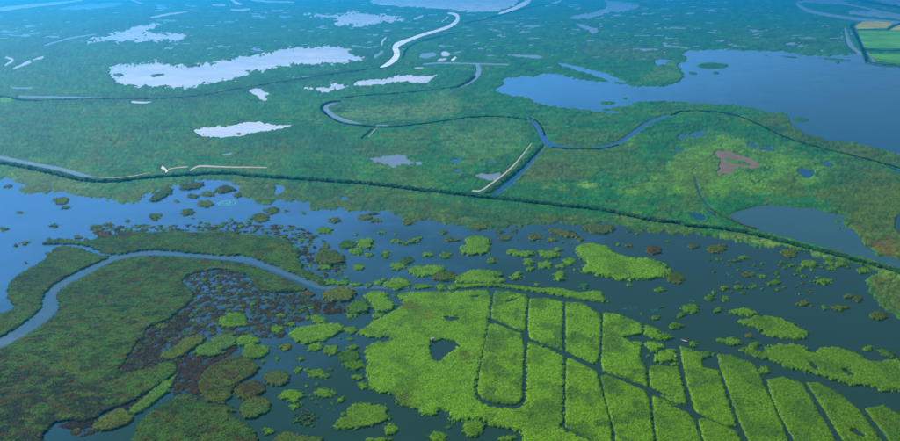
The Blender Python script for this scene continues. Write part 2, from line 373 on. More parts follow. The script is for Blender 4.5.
# sampling grid, finest where the photograph looks
xs = np.concatenate([-900 + np.cumsum(np.r_[0, np.linspace(60, 2.0, 28)])[:-1], []])
step = 1.15
xs = np.concatenate([np.linspace(-600, -120, 20)[:-1], np.linspace(-120, -14, 30)[:-1], np.arange(-14, 914, step), np.linspace(915, 1020, 30), np.linspace(1020, 1500, 20)[1:]])
ys = np.concatenate([np.linspace(-15, -6, 14)[:-1], np.arange(-6, 130, .9), np.arange(130, 300, step), np.linspace(300, 334, 18)])
GX, GY = np.meshgrid(xs, ys)
W = ground(np.stack([GX, GY], -1)); WX, WY = W[..., 0], W[..., 1]; S = pxs(GY)
U = F * WX / np.maximum(WY, 1); Vv = F * np.log(np.maximum(WY, 1) / 300.0)
def win(P, m=14):
    i0, i1 = np.searchsorted(xs, [P[:, 0].min() - m, P[:, 0].max() + m]); j0, j1 = np.searchsorted(ys, [P[:, 1].min() - m * .6, P[:, 1].max() + m * .6])
    return slice(max(j0 - 1, 0), j1 + 1), slice(max(i0 - 1, 0), i1 + 1)
edge = fbm(U / 10, Vv / 30, 3, 5, .72); fleck = fbm(U / 4, Vv / 9, 5, 3, .6) * sstep(-1.2, .6, fbm(U / 30, Vv / 30, 6, 2))
WATER = {}
shore_px = chaikin(SHORE[:, :2], 1)
FLD = polysd(GX, GY, shore_px) + 2.4 * edge
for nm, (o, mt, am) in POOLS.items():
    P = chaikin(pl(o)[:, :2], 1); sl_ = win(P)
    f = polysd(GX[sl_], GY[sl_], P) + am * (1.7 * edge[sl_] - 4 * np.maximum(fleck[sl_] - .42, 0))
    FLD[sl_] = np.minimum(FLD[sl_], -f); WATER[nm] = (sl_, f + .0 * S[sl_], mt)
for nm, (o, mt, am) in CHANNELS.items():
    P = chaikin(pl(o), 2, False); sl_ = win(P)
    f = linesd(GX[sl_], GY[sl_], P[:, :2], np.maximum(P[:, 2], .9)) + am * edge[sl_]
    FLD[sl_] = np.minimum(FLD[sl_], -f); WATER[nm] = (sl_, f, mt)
puddle = fbm(U / 22, Vv / 30, 15, 4, .6) + .5 * fbm(U / 130, Vv / 200, 16, 2)
pf = (puddle - .86 + .16 * sstep(75, 30, GY)) * 6 * sstep(112, 70, GY) - 2 * sstep(60, 112, GY) - 3 * (GX > 560) * sstep(40, 90, GY)
pf = np.minimum(pf, (FLD - 2.5)); FLD = np.minimum(FLD, -pf); WATER['flood_puddle'] = (np.s_[:, :], pf, 'pond2')
creek = np.abs(fbm(U / 70, Vv / 150, 81, 3, .55)); creek2 = np.abs(fbm(U / 45, Vv / 90, 84, 3, .55))
# isles inside the pools
for o, am in (('A4: 132,240 160,230 210,230 258,238 240,250 190,254 150,250', .2), ('A4: -10,200 40,196 95,205 105,214 40,220 -10,216', .4), ('A1: 552,276 580,268 610,270 590,280 560,284', .5),
              ('A1: 408,272 440,268 462,276 430,284', .5), ('B4: 238,178 280,182 335,196 330,206 270,196 240,188', .5), ('B2: 150,46 170,46 166,54', .2), ('B2: 58,84 76,82 80,90 64,92', .2),
              ('A4: 100,262 130,266 140,274 110,276', .3), ('A4: 192,262 215,264 220,272 200,276', .2), ('A4: 370,200 400,202 395,208', .3), ('A4: 430,204 490,208 520,212 480,214', .3), ('A4: 560,210 660,216 720,222 640,222', .4), ('A4: 640,224 665,226 655,240', .2),
              ('A3: 580,375 640,372 650,380 600,388', .7), ('A3: 660,360 690,358 685,368', .4), ('A3: 480,288 500,286 496,292', .2), ('B4: 480,30 555,35 540,44 500,44', .6), ('B4: 690,118 720,116 722,124', .3),
              ('C4: 630,0 668,2 660,12 640,8', .5), ('C4: 648,30 668,26 660,40', .4), ('C4: 780,118 830,122 822,136 795,134', .3)):
    P = chaikin(pl(o)[:, :2], 1); sl_ = win(P)
    FLD[sl_] = np.maximum(FLD[sl_], polysd(GX[sl_], GY[sl_], P) + am * edge[sl_])
# colour of the vegetation
big = fbm(U / 60, Vv / 60, 40, 4); med = fbm(U / 16, Vv / 16, 50, 4, .6); fin = fbm(U / 3.2, Vv / 4, 60, 3, .7)
streak = fbm(U / 40, Vv / 9, 66, 4, .6)
T = np.empty(WX.shape + (3,)); base = np.array((.010, .110, .022))
T[:] = base
def mixin(mask, c): T[:] = T * (1 - mask[..., None]) + np.asarray(c) * mask[..., None]
mixin(sstep(.0, .6, streak) * .6 * sstep(70, 125, GY), (.038, .085, .010)); mixin(sstep(.0, .6, streak) * .5 * sstep(115, 70, GY), (.008, .05, .014))  # far streaks painted less red to strengthen the blue haze
mixin(sstep(.15, .8, -big) * .5, DARK)
mixin(sstep(.2, .9, med) * .25, (.040, .150, .020))
PATCH = [('B2: 0,120 150,100 300,80 420,95 500,110 600,130 640,155 600,170 540,182 400,165 280,150 100,150 0,150', (.018, .085, .030), .85, 1.5),
 ('B2: 420,0 882,-20 882,15 700,40 560,38 480,35', (.085, .165, .040), .7, 3), ('A3: -20,330 60,340 60,420; P: 440,108 420,118', (.07, .15, .04), .5, 3),
 ('B3: 0,50 120,30 300,40 340,90 300,130 200,190 80,180 0,150', (.060, .145, .035), .6, 3),
 ('B3: 630,300 690,280 760,268 800,245 760,236 820,225 882,150; B4: 60,110 150,85 250,85 330,120 420,150 520,170 640,185 680,220 640,260 560,270 420,300 300,320 160,320 60,315 0,300; B3: 760,320 690,315', (.072, .180, .008), .85, 4),
 ('B3: 500,270 540,264 585,275 570,288 510,284', (.12, .22, .03), .9, 1), ('B3: 428,290 455,282 480,295 450,305', (.12, .22, .03), .8, 1), ('B3: 408,256 440,252 440,264 415,265', (.12, .22, .03), .8, .7), ('B3: 365,285 400,282 405,295 370,296', (.10, .19, .03), .8, 1),
 ('B3: 690,212 730,208 740,220 700,222', (.10, .2, .03), .7, 1), ('A2: 430,425 500,400 700,395 882,360; A3: 60,400; B3: 0,10; B2: 700,35 500,35', (.075, .16, .04), .55, 3),
 ('B4: 640,200 760,180 882,240; P: 960,200 960,330; C4: 882,375 860,300 760,240; C4: 740,90 690,20; B4: 690,400 620,350 560,300 620,270', (.050, .078, .006), .8, 8),
 ('C4: 700,20 760,60 882,80; P: 925,250 925,262; C4: 820,130 760,100', (.090, .058, .005), .85, 5),
 ('C4: 760,215 882,190; P: 960,280 960,330; C4: 882,375 800,300', (.055, .066, .008), .6, 5),
 ('B4: 540,80 640,115 760,140 882,175 882,215 740,178 600,145 480,105 400,70 330,40 420,10', (.042, .066, .012), .7, 3),
 ('B1: 0,250 105,270 230,290 330,300 450,310 560,290 640,262 882,248; B2: 150,258 330,280 500,300 700,330 882,345; B3: 150,360 330,372 500,384 640,405; C3: 740,30 882,40; C4: 180,50 160,75; C3: 700,60; B3: 400,441 100,450; B2: 882,441 500,400 300,360 80,335; B1: 700,300 450,350 250,330 0,300', (.042, .068, .007), .8, 3),
 ('B1: 40,220 200,250 330,275 420,285 300,292 150,270 30,250', (.075, .14, .04), .6, 2),
 ('C4: 330,58 400,78 470,92 500,105 560,120 620,135 540,140 470,112 400,102 330,85', (.125, .225, .03), .85, 2), ('C4: 190,60 250,55 330,60 320,85 240,90 200,80', (.11, .18, .03), .7, 2), ('C4: 770,172 882,192; P: 925,276 925,285; C4: 820,218 780,190', (.10, .21, .02), .8, 1.5),
 ('A4: -30,190 60,235 90,280 60,300 -30,312; A3: 850,290 780,300 720,290 800,260', (.055, .14, .022), .7, 2),
 ('A4: 200,110 400,100 640,130 720,190 500,190 300,170', (.030, .105, .020), .7, 4), ('B3: 330,190 480,190 560,250 400,270 300,260', (.06, .075, .02), .7, 4), ('A3: 480,170 700,160 860,185 780,215 560,215', (.06, .085, .03), .5, 4),
 ('A1: -40,330 100,355 300,345 600,345 760,330 882,305; A2: 100,302 300,278 540,240 540,270 300,310 100,340; A1: 882,345 760,372 500,385 200,385 -40,370', (.010, .055, .016), .7, 2), ('A1: -40,190 200,130 500,60 800,30; A2: 100,0 100,10; A1: 800,45 500,85 250,160 -40,230', (.012, .055, .02), .6, 2.5), ('A1: 0,70 300,40 600,20 600,40 300,70 0,110', (.012, .06, .02), .4, 3), ('A2: 480,170 600,165 640,230 520,235', (.012, .06, .015), .5, 2), ('P: 0,97 8,98 14,102 0,104', (.05, .22, .02), .9, 1), ('B1: 300,120 600,60 700,110 600,190 400,210 300,190', (.025, .095, .022), .5, 8)]
tj = fbm(U / 7, Vv / 7, 71, 3, .6)
for o, c, a, soft in PATCH:
    P = chaikin(pl(o)[:, :2], 1); sl_ = win(P, 18)
    f = polysd(GX[sl_], GY[sl_], P) + 1.8 * min(soft, 3) * tj[sl_]
    mk = np.zeros(WX.shape); mk[sl_] = sstep(-soft, soft, f) * a
    mixin(mk, c)
z1 = fbm(U / 26, Vv / 45, 101, 5, .62); z2 = fbm(U / 34, Vv / 60, 105, 5, .62); z3 = fbm(U / 18, Vv / 40, 109, 5, .65)
mixin(sstep(.28, .40, z1) * .35, (.034, .120, .014)); mixin(sstep(.36, .48, z2) * .40, (.008, .048, .012)); mixin(sstep(.55, .65, z3) * .38 * sstep(90, 140, GY), (.060, .070, .010))
mixin(sstep(.80, .90, z3 + .3 * z2) * .4, (.09, .16, .03))
z4 = fbm(U / 95, Vv / 150, 121, 4, .55); mixin(sstep(.05, .40, z4) * .5 * sstep(85, 135, GY), (.052, .088, .007)); mixin(sstep(.15, .45, -z4) * .45 * sstep(85, 135, GY), (.010, .075, .020))
mixin(sstep(.030, .012, creek) * .75, (.006, .040, .010)); mixin(sstep(.022, .008, creek2) * .6 * sstep(60, 110, GY), (.006, .036, .010))
mixin(sstep(2.2, .2, FLD) * .6, DARK * .7)                                   # darker reed fringe along every shore
T *= np.clip(1 + .34 * fin + .18 * med + .22 * streak, .3, 2.0)[..., None]
TRACKS = {
 'diagonal_track': ('B3: 336,124,4 290,185,6 240,235,7 185,275,7 150,300,6 118,298,6', 'sand'),
 'dyke_track': ('B1: 345,247,2.6 420,252,2.6 500,243,2.6 550,231,2.4', 'tan'),
 'dyke_track_b': ('B1: 618,219,4 650,213,4 690,210,5', 'sand'),
 'dyke_track_c': ('B1: 698,224,7 718,212,6 735,206,9 800,210,6 882,212,5; B2: 80,211,5 172,213,4', 'sand'),
 'sand_clearing': ('B1: 594,211,14 602,216,13 608,220,9 614,229,14', 'white'),
 'short_track': ('B2: 545,100,3 570,71,4', 'tan'),
 'bank_track': ('B2: 655,277,3 700,284,3.5 762,293,2.5', 'tan'),
}
FIELDS = {
 'yellow_field': ('A4: 716,98 742,80 800,80 862,84 832,104 722,106', (.30, .29, .003)),
 'yellow_field_b': ('A4: 846,107 882,90; P: 925,25 925,32; A4: 882,112 842,112', (.29, .28, .003)),
 'green_field': ('A4: 722,112 840,112 882,114; P: 925,33 925,49; A4: 882,178 742,176 730,140', (.075, .26, .002)),
 'green_field_b': ('A4: 764,198 850,196 882,198; P: 925,54 925,67; A4: 882,234 800,226 782,214', (.070, .24, .002)),
}
FLAT = np.zeros(WX.shape, bool)
for nm, (o, c) in TRACKS.items():
    P = chaikin(pl(o), 2, False); sl_ = win(P)
    FLAT[sl_] |= linesd(GX[sl_], GY[sl_], P[:, :2], P[:, 2] + 2.4) > 0
for nm, (o, c) in FIELDS.items():
    P = pl(o)[:, :2]; sl_ = win(P)
    FLAT[sl_] |= polysd(GX[sl_], GY[sl_], P) > -1.4
Z = np.minimum(FLD * 1.1, .7) * np.minimum(S, 3) + np.where(FLD > .4, np.minimum(FLD - .4, 1) * (.40 * fin + .25 * med) * np.minimum(S, 2.5), 0)
Z = np.where(FLD > 0, np.maximum(Z, .05), np.maximum(Z, -1.5))
Z = np.where(FLAT & (FLD > 0), np.minimum(Z, .35), Z)
FD = FLD.copy()
keep = np.maximum(np.maximum(FD[:-1, :-1], FD[1:, :-1]), np.maximum(FD[:-1, 1:], FD[1:, 1:])) > -.05
Fq, used = grid_faces(keep)
Vg = np.stack([WX, WY, Z], -1).reshape(-1, 3)[used]
tag(link('marsh', mesh('marsh', Vg, Fq[:, ::-1], M_MARSH, T.reshape(-1, 3)[used])), 'hazy green marsh plain stretching to the horizon', kind='structure')

def pool_sheet(name, P, mat, z, label):
    """flat water reaching a little under the banks"""
    g = ground(P); c = g.mean(0)
    b0, b1 = g.min(0), g.max(0); s = pxs(P[:, 1].mean())
    m = 2.0 * s
    V = [(b0[0] - m, b0[1] - m * 3, z), (b1[0] + m, b0[1] - m * 3, z), (b1[0] + m, b1[1] + m * 3, z), (b0[0] - m, b1[1] + m * 3, z)]
    return V
def under(name, P, widths, mat, z):
    """water surface in the shape of the outline grown by about two pixels, so that the bank hides its rim"""
    Pn = P.copy(); g = ground(P[:, :2])
    if widths is None:
        s = pxs(P[:, 1]) * 2.2; d = np.roll(g, -1, 0) - np.roll(g, 1, 0); n = np.stack([d[:, 1], -d[:, 0]], -1); n /= np.linalg.norm(n, axis=1)[:, None] + 1e-9
        A = .5 * np.sum(g[:, 0] * np.roll(g[:, 1], -1) - np.roll(g[:, 0], -1) * g[:, 1])
        q = g + n * s[:, None] * (1 if A > 0 else -1)
        c = [(x, y, z) for x, y in q]
        import mathutils
        from mathutils.geometry import tessellate_polygon
        tri = tessellate_polygon([[mathutils.Vector(v) for v in c]])
        me = mesh(name, c, np.array(tri), mat)
    else:
        Q = P[:, :2]; d = np.gradient(Q, axis=0); n = np.stack([d[:, 1], -d[:, 0]], -1); n /= np.linalg.norm(n, axis=1)[:, None] + 1e-9
        hw = widths * .5
        a = ground(Q + n * hw[:, None]); b = ground(Q - n * hw[:, None]); k = len(g)
        V = np.concatenate([np.c_[a, np.full(k, z)], np.c_[b, np.full(k, z)]])
        me = mesh(name, V, np.array([(i, i + 1, k + i + 1, k + i) for i in range(k - 1)]), mat)
    n_ = np.zeros(len(me.polygons) * 3); me.polygons.foreach_get('normal', n_)
    if n_[2::3].mean() < 0: me.flip_normals()
    return me
def pool(nm, z):
    sl_, f, mt = WATER[nm]
    if PM[mt] is None: return
    tail = nm.rsplit('_', 1)[-1]; b = nm.rsplit('_', 1)[0] if len(tail) == 1 else nm
    b = {'streak': 'water_streak'}.get(b, b)
    k = np.maximum(np.maximum(f[:-1, :-1], f[1:, :-1]), np.maximum(f[:-1, 1:], f[1:, 1:])) > -1.2
    if not k.any(): return
    q, us = grid_faces(k)
    V = np.stack([WX[sl_], WY[sl_], np.full(f.shape, z)], -1).reshape(-1, 3)[us]
    tag(link(b, mesh(b, V, q[:, ::-1], PM[mt])), kind='structure')
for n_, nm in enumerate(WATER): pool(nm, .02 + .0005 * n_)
M_TRACK = {'sand': mat_plain('sandy_track', (.34, .28, .25), .9, .2, .2), 'tan': mat_plain('dirt_track', (.30, .27, .14), .9, .2, .25), 'white': M_SANDW}
for nm, (o, c) in TRACKS.items():
    P = chaikin(pl(o), 2, False); nm = nm.rsplit('_', 1)[0] if len(nm.rsplit('_', 1)[-1]) == 1 else nm
    me = under(nm, P, P[:, 2] * .75, M_TRACK[c], .62); tag(link(nm, me), kind='structure')
for nm, (o, c) in FIELDS.items():
    P = pl(o)[:, :2]; nm = nm.rsplit('_', 1)[0] if len(nm.rsplit('_', 1)[-1]) == 1 else nm
    g = ground(P); b0, b1 = g.min(0) - 30, g.max(0) + 30
    X_, Y_ = np.meshgrid(np.linspace(b0[0], b1[0], 90), np.linspace(b0[1], b1[1], 90))
    f = polysd(X_, Y_, g); k = np.minimum(np.minimum(f[1:, 1:], f[:-1, :-1]), np.minimum(f[1:, :-1], f[:-1, 1:])) > -4
    q, us = grid_faces(k); Zf = .8 + .12 * np.sin(X_ / 4) + .1 * gn(X_ / 20, Y_ / 60, 5)
    tn = np.array(c) * (1 + .25 * fbm(X_ / 60, Y_ / 200, 9, 3) + .12 * np.sign(np.sin(Y_ / 40)))[..., None]
    tag(link(nm, mesh(nm, np.stack([X_, Y_, Zf], -1).reshape(-1, 3)[us], q, M_FIELD, tn.reshape(-1, 3)[us])), kind='structure')
# pink mud flat in the pale reeds
P = chaikin(pl('B4: 195,150 260,152 300,172 345,180 375,208 330,215 280,210 265,235 235,240 210,232 220,210 215,170')[:, :2], 1)
# (its hollow is cut in the marsh above)
tag(link('mud_flat', under('mud_flat', P, None, M_MUDWATER, .05)), kind='structure')

# ================================================================== reed beds, plots and islands
ISLES = []        # (object, photo centre, radius, tone word)
def bed(name, outs, label, tone, holes=(), cuts=(), amp=1.0, grow=0.0, smooth=1, hgt=1.7, dens=1.0, lump=1.0, patches=(), var=.42, cat=None, group=None, cellk=1.05, sparse=0.0, second=None, nb=5, fringe=.22, seed=0, gaps=0.0, mottle=0.0):
    outs = [chaikin(o[:, :2] + np.array((0, .7)), smooth) for o in outs]
    allp = np.concatenate(outs); yc = np.clip(np.average([allp[:, 1].min(), allp[:, 1].max()]), 190, 400); s = float(pxs(yc))
    gs = [ground(o) for o in outs]; ga = np.concatenate(gs); c0 = ga.mean(0)
    cell = cellk * s; m = 3 * s
    b0, b1 = ga.min(0) - m, ga.max(0) + m
    X, Y = np.meshgrid(np.arange(b0[0], b1[0] + cell, cell), np.arange(b0[1], b1[1] + cell, cell))
    jx = (hsh(np.round(X / cell), np.round(Y / cell), 3) - .5) * cell * .5; jy = (hsh(np.round(X / cell), np.round(Y / cell), 4) - .5) * cell * .5
    X = X + jx; Y = Y + jy
    f = np.full(X.shape, -1e9)
    for g in gs: f = np.maximum(f, polysd(X, Y, g))
    en = (fbm(X / (6 * s), Y / (6 * s), 21 + seed, 4, .80)) * s * 1.7
    f = f + amp * en + grow * s
    for h in holes:
        f = np.minimum(f, -(polysd(X, Y, ground(chaikin(h[:, :2], 1))) + .7 * en))
    for c in cuts:
        c = chaikin(c, 1, False)
        f = np.minimum(f, -(linesd(X, Y, ground(c[:, :2]), c[:, 2] * pxs(c[:, 1])) + .35 * en))
    if sparse: f = np.minimum(f, (fbm(X / (4.5 * s), Y / (3 * s), 77, 3, .6) - sparse + .45) * 4 * s)
    lum = gn(X / (2.0 * s), Y / (2.0 * s), 31); lum2 = gn(X / (8 * s), Y / (8 * s), 32); big_ = fbm(X / (30 * s), Y / (30 * s), 33 + seed, 3)
    body = 1 - np.exp(-np.maximum(f, 0) / (.75 * s))
    Z = np.where(f > 0, .12 + hgt * .72 * s / .68 * body * (1 + .26 * lump * lum + .18 * lump * lum2), np.maximum(f * 1.5, -1.2))
    keep = np.maximum(np.maximum(f[:-1, :-1], f[1:, :-1]), np.maximum(f[:-1, 1:], f[1:, 1:])) > 0
    q, us = grid_faces(keep)
    if len(q) < 1: return None
    T = np.empty(X.shape + (3,)); T[:] = tone
    gap = sstep(.30, .62, fbm(X / (9 * s), Y / (5 * s), 44, 4, .65)) * gaps * (f > 1.5 * s)
    Z = Z - gap * np.minimum(.75, np.maximum(Z - .15, 0))
    alt = tone * .62 + np.array((0, .012, 0)) if second is None else second
    k = sstep(-.15, .55, big_ + .35 * lum2)[..., None] * .75; T = T * (1 - k) + alt * k
    for o, c, a in patches:
        mk = sstep(-3 * s, 3 * s, polysd(X, Y, ground(chaikin(o[:, :2], 1))) + 3.0 * en)[..., None] * a; T = T * (1 - mk) + np.asarray(c) * mk
    if mottle:
        for sd_, sx_, c_ in ((201, 26, OLIVE * .62), (207, 20, BROWN * 1.8), (213, 28, np.array((.012, .045, .004))), (219, 18, np.array((.055, .155, .005)))):
            mk = (sstep(.20, .34, fbm(X / (sx_ * s), Y / (sx_ * .7 * s), sd_, 5, .62)) * .85 * mottle)[..., None]; T = T * (1 - mk) + c_ * mk
    yel = sstep(.25, .7, gn(X / (3.6 * s), Y / (3.6 * s), 35))[..., None] * .4
    T = T * (1 - yel) + (T * np.array((1.55, 1.12, .9))) * yel
    T = T * (1 + var * .6 * lum + var * .5 * gn(X / (1.7 * s), Y / (1.7 * s), 36))[..., None]
    T = T * (1 - gap[..., None] * .8) + np.array((.016, .014, .005)) * gap[..., None] * .8
    T = np.clip(T, .003, .8)
    V = np.stack([X - c0[0], Y - c0[1], Z], -1).reshape(-1, 3)[us]
    under_tint = T * .75 + np.array((.022, .014, .005)) * .5  # canopy tint below the blades, darker and browner
    root = link(name, mesh(name, V, q, M_BED, under_tint.reshape(-1, 3)[us]), loc=(c0[0], c0[1], 0))
    # the reeds themselves
    j, i = np.nonzero(f > .05 * s)
    n = int(len(j) * dens)
    if n > 0:
        pick = RNG.permutation(len(j))[:n] if dens <= 1 else RNG.integers(0, len(j), n)
        j, i = j[pick], i[pick]
        bp = np.stack([X[j, i] - c0[0], Y[j, i] - c0[1], Z[j, i] - .25 * s], -1)
        bt = T[j, i].copy()
        rim = (f[j, i] < 1.3 * s) & (RNG.random(n) < fringe)
        bt[rim] = bt[rim] * .4 + TAN * .6
        Vb, Fb, Cb = blades(bp, bt, nb, .58 * s / .68, .13 * s / .68, 1.25)
        link('reeds', mesh('reeds', Vb, Fb, M_REED, Cb, False), root)['kind'] = 'stuff'
    tag(root, label, cat or 'reed bed', group)
    return root
def p2(s): return pl(s)[:, :2]

P = chaikin(pl('P: -60,376,13; C1: 0,466,38 40,430,40 120,385,46 180,330,50 202,290,50 196,258,46 232,225,36 300,190,30 370,158,26 430,135,24 500,124,20 560,118,20 640,124,18 720,130,16 800,135,16; C2: 20,139,17 60,138,17 110,144,18 160,162,20 220,185,20 280,210,20 340,236,20 380,248,18 460,246,14 560,245,12 640,250,10'), 2, False)
tag(link('channel', under('channel', P, P[:, 2], mat_water('channel_water', (.035, .085, .13), .09, .6, (.05, .09, .11), .02, .08), .03)), kind='structure')
# ---- the large beds on both sides of the winding channel
bed('reed_bed', [pl('P: -90,380 -20,356; D1: 0,105 100,50 170,5; C1: 140,398 212,345 222,305 206,272 240,242 320,202 400,157 460,140 540,130 640,134 760,144 882,152; C2: 0,152 60,152 120,167 180,188 250,218 300,243 325,254 290,262 240,262 200,266 150,258 122,240 112,205 60,190 0,192; C1: 860,183 800,178 740,188 690,202 662,225 700,250 720,280 690,310 655,335 620,365 560,385 530,405 525,441; D1: 515,60 490,105 455,150 430,185 470,190 540,178 600,152 645,147 655,185 615,215 560,250 500,290 460,308 400,325 330,370 250,362 190,378 150,441; P: 40,470 40,520 -90,520')],
    'broad dark green reed bed inside the bend of the grey-blue channel', MID * .60, second=DARK * .75, hgt=1.8, lump=.75, gaps=.55, mottle=.8,
    patches=[(p2('D1: 150,160 240,150 340,180 380,230 280,220 180,200'), OLIVE * .8, .6), (p2('D1: 170,320 220,285 262,285 240,320 190,330'), BROWN * 1.5, .85), (p2('C1: 300,215 420,200 540,215 620,230 560,250 440,240 320,235'), OLIVE * .7, .5), (p2('C1: 420,380 500,350 560,380 520,410 440,410'), OLIVE * .9, .6),
             (p2('C1: 220,250 420,210 520,220 520,270 400,330 240,330'), (.026, .095, .016), .6), (p2('C1: 590,270 700,255 720,285 640,340 570,360 560,320'), (.05, .14, .02), .6), (p2('P: -80,372 40,368 120,392 140,430 60,500 -80,520'), BLACKG * .8, .9), (p2('C1: 740,180 860,176 800,190 750,195'), TAN * .9, .7), (p2('C1: 560,160 700,160 720,200 620,215 560,190'), (.03, .10, .018), .7), (p2('C1: 480,225 600,235 650,260 560,290 480,280'), (.055, .17, .015), .6), (p2('C2: 130,210 180,198 240,205 265,235 240,262 150,258'), (.055, .15, .03), .9)])  # near-black patch: dark sedge plus lens falloff painted into the corner
bed('reed_bed', [pl('C1: 205,96 280,99 330,116 362,130 415,131 370,150 300,180 230,216 180,248 156,285 150,328 100,368 40,408 0,433; P: -40,352 -90,378 -90,330 -20,318; C1: 0,346 40,334 60,316 36,300 25,262 30,236 60,206 100,182 150,156 180,132')],
    'tapering green reed bed between the wide blue water and the bending channel', MID * .62, second=DARK * .8, hgt=1.6, lump=.75, gaps=.5, mottle=.5,
    patches=[(p2('C1: 30,230 150,170 260,200 220,230 150,250 60,270'), (.024, .075, .016), .8), (p2('C1: 90,260 140,250 150,330 80,360 60,320'), (.07, .12, .02), .5), (p2('C1: 200,100 270,105 260,130 190,140'), OLIVE * .6, .7)])
bed('reed_bed', [pl('C1: 138,88 200,70 262,70 330,84 345,68 400,60 440,46 500,38 560,48 640,38 720,50 800,36 882,46; C2: 60,52 130,56 200,62 250,78 270,96 300,112 282,135 305,160 300,178 335,198 372,214 395,236 382,243 340,224 280,199 220,174 160,153 110,132 60,126 0,130; C1: 882,130 800,127 720,121 640,114 560,107 500,114 440,127 385,122 340,100 280,88 210,88')],
    'long green reed bank with a pointed tip along the far side of the channel', MID * .66, second=DARK * .8, hgt=1.6, lump=.75, gaps=.45, mottle=.5,
    patches=[(p2('C1: 360,95 470,80 560,85 540,110 440,125 380,118'), (.022, .078, .02), .8), (p2('C1: 680,60 800,55 882,60; C2: 60,70 60,100 0,110; C1: 760,90 700,85'), (.055, .13, .035), .8), (p2('C2: 170,95 240,90 270,120 210,130'), OLIVE * .9, .8), (p2('C1: 340,62 480,48 560,56 480,66 380,76'), BROWN * .8, .7)])
# ---- beds and clumps of the lower left
bed('reed_bed', [pl('D1: 330,396 380,350 450,314 470,336 500,362 430,400 360,406')], 'olive brown reed clump beside the small bright puddle near the bottom edge', OLIVE * .8, second=OLIVE * .5)
bed('reed_bed', [pl('D1: 463,330 520,290 560,250 620,213 657,194 642,228 612,270 560,305 505,347')], 'narrow bright green reed strip slanting up to a yellow tip', (.075, .18, .014), second=MID * .8)
bed('reed_bed', [pl('D1: 500,380 560,330 640,285 690,262 740,300 820,305 882,330; D2: 20,335 70,360 130,400 140,441; P: 262,470 262,520 110,520; D1: 480,441 500,420')], 'deep green reed bed on the bottom edge below the olive bed', (.036, .115, .006), second=DARK * .7, lump=.8, gaps=.6, mottle=.7)
bed('reed_bed', [pl('D1: 725,225 760,170 820,140 882,130; D2: 60,125 140,150 145,185 120,200 50,240 45,280 0,310; D1: 850,300 800,305 750,290 735,260')], 'olive brown reed bed between dark pools in the lower part', OLIVE * .6, second=BROWN * 1.6, gaps=.6, mottle=.6)
bed('reed_bed', [pl('D1: 580,125 640,95 680,60 740,50 762,70 700,110 650,140 600,142')], 'small olive reed patch at the head of the dark pools', OLIVE * .8, second=MID * .5)
bed('reed_island', [pl('D1: 705,110 760,80 800,50 860,45 882,55; D2: 0,50 70,58 55,95 0,112; D1: 840,118 780,130 730,130')], 'light green reed island with rounded ends above the olive bed', (.075, .17, .022), second=MID * .8, cat='reed island')
bed('reed_island', [pl('D2: 60,62 100,50 140,58 150,78 130,90 180,92 186,115 150,140 100,140 75,120 95,95 60,88')], 'two-lobed light green reed island beside brown dead mats', LIGHT * .72, cat='reed island')
bed('reed_island', [pl('D2: 150,200 200,180 250,190 262,215 235,240 180,241')], 'rounded olive green reed island on the edge of the dark open water', (.06, .12, .016), second=OLIVE * .6, cat='reed island')
bed('reed_island', [pl('D2: 50,240 120,215 170,235 170,260 110,290 60,280')], 'brown-topped reed island below the rounded olive one', OLIVE * .75, second=BROWN, cat='reed island')
bed('reed_island', [pl('D2: 70,310 120,275 190,290 190,320 150,350 100,365 70,340')], 'bushy green reed island above the bottom-left bed', (.055, .13, .012), second=OLIVE * .6, cat='reed island')
bed('reed_island', [pl('D2: 190,441 205,425 250,402 290,422 370,424 385,441; P: 320,470 260,470')], 'olive reed island cut by the bottom edge', (.06, .13, .012), second=OLIVE * .6, cat='reed island')

# ---- the cut reed plots, separated by straight ditches
def dl(s): return pl(s)
X1 = pl('D3: 180,12 205,10 300,48 310,95 305,200 304,285 290,298 262,308 210,300 160,285 140,262 148,170 165,80')
plotkw = dict(smooth=0, grow=.42, gaps=.28, amp=.45, hgt=1.5, lump=.8, cat='reed plot', group='reed plots between straight ditches')
GR = dict(second=(.050, .150, .010))
bed('reed_bed', [pl('C2: 505,412 540,388 572,365 640,335 682,302 650,282 660,266 760,262 882,266; C3: 0,262 60,262 120,257 186,257 184,340 172,400 168,441; D3: 160,100 132,240 128,275 150,300 200,318 262,326 300,318 316,296 321,200 320,80 340,76 450,126 455,140 452,300 450,372 436,392 480,412 560,441; P: 610,456 660,490 560,500 515,470; D3: 300,441 312,415 280,400 240,392 180,386 165,358 95,364 40,370 20,352 40,336 0,318; D2: 882,372 830,355 840,330 812,320 800,340 745,350 735,325 700,320 650,300 640,266 590,265 545,245 550,215 535,180 545,150 535,130 530,100 570,75 620,76 642,60 540,60 505,42')],
    'largest light green reed bed wrapped round the enclosed plot, with a dark pool', LIGHT * .95, second=(.075, .20, .006), amp=1.5, hgt=1.4, gaps=.25,
    holes=[pl('C2: 815,355 882,361; C3: 40,352 78,358 60,372 0,371; C2: 840,370'), pl('D2: 770,80 790,70 850,95 878,98 840,118 806,155 776,140'), pl('C3: 105,281 155,277 132,289'), pl('D3: 0,68 -20,90 0,100 60,95 80,100 60,78; D3: 30,70')],
    patches=[(p2('C2: 660,310 700,302 738,315 720,335 670,335'), OLIVE * .9, .9), (p2('C2: 720,340 790,330 800,370 740,380'), OLIVE * 1.1, .6), (p2('D3: 60,115 100,112 120,140 80,150'), OLIVE * .7, .8), (p2('D2: 640,265 700,270 690,320 650,300'), OLIVE * .7, .8), (p2('D3: 320,300 440,300 440,400 320,420'), (.035, .13, .01), .5)])
bed('reed_plot', [X1], 'tall reed plot ringed on three sides by one U-shaped ditch', LIGHT * .9, second=(.055, .15, .012), **plotkw)
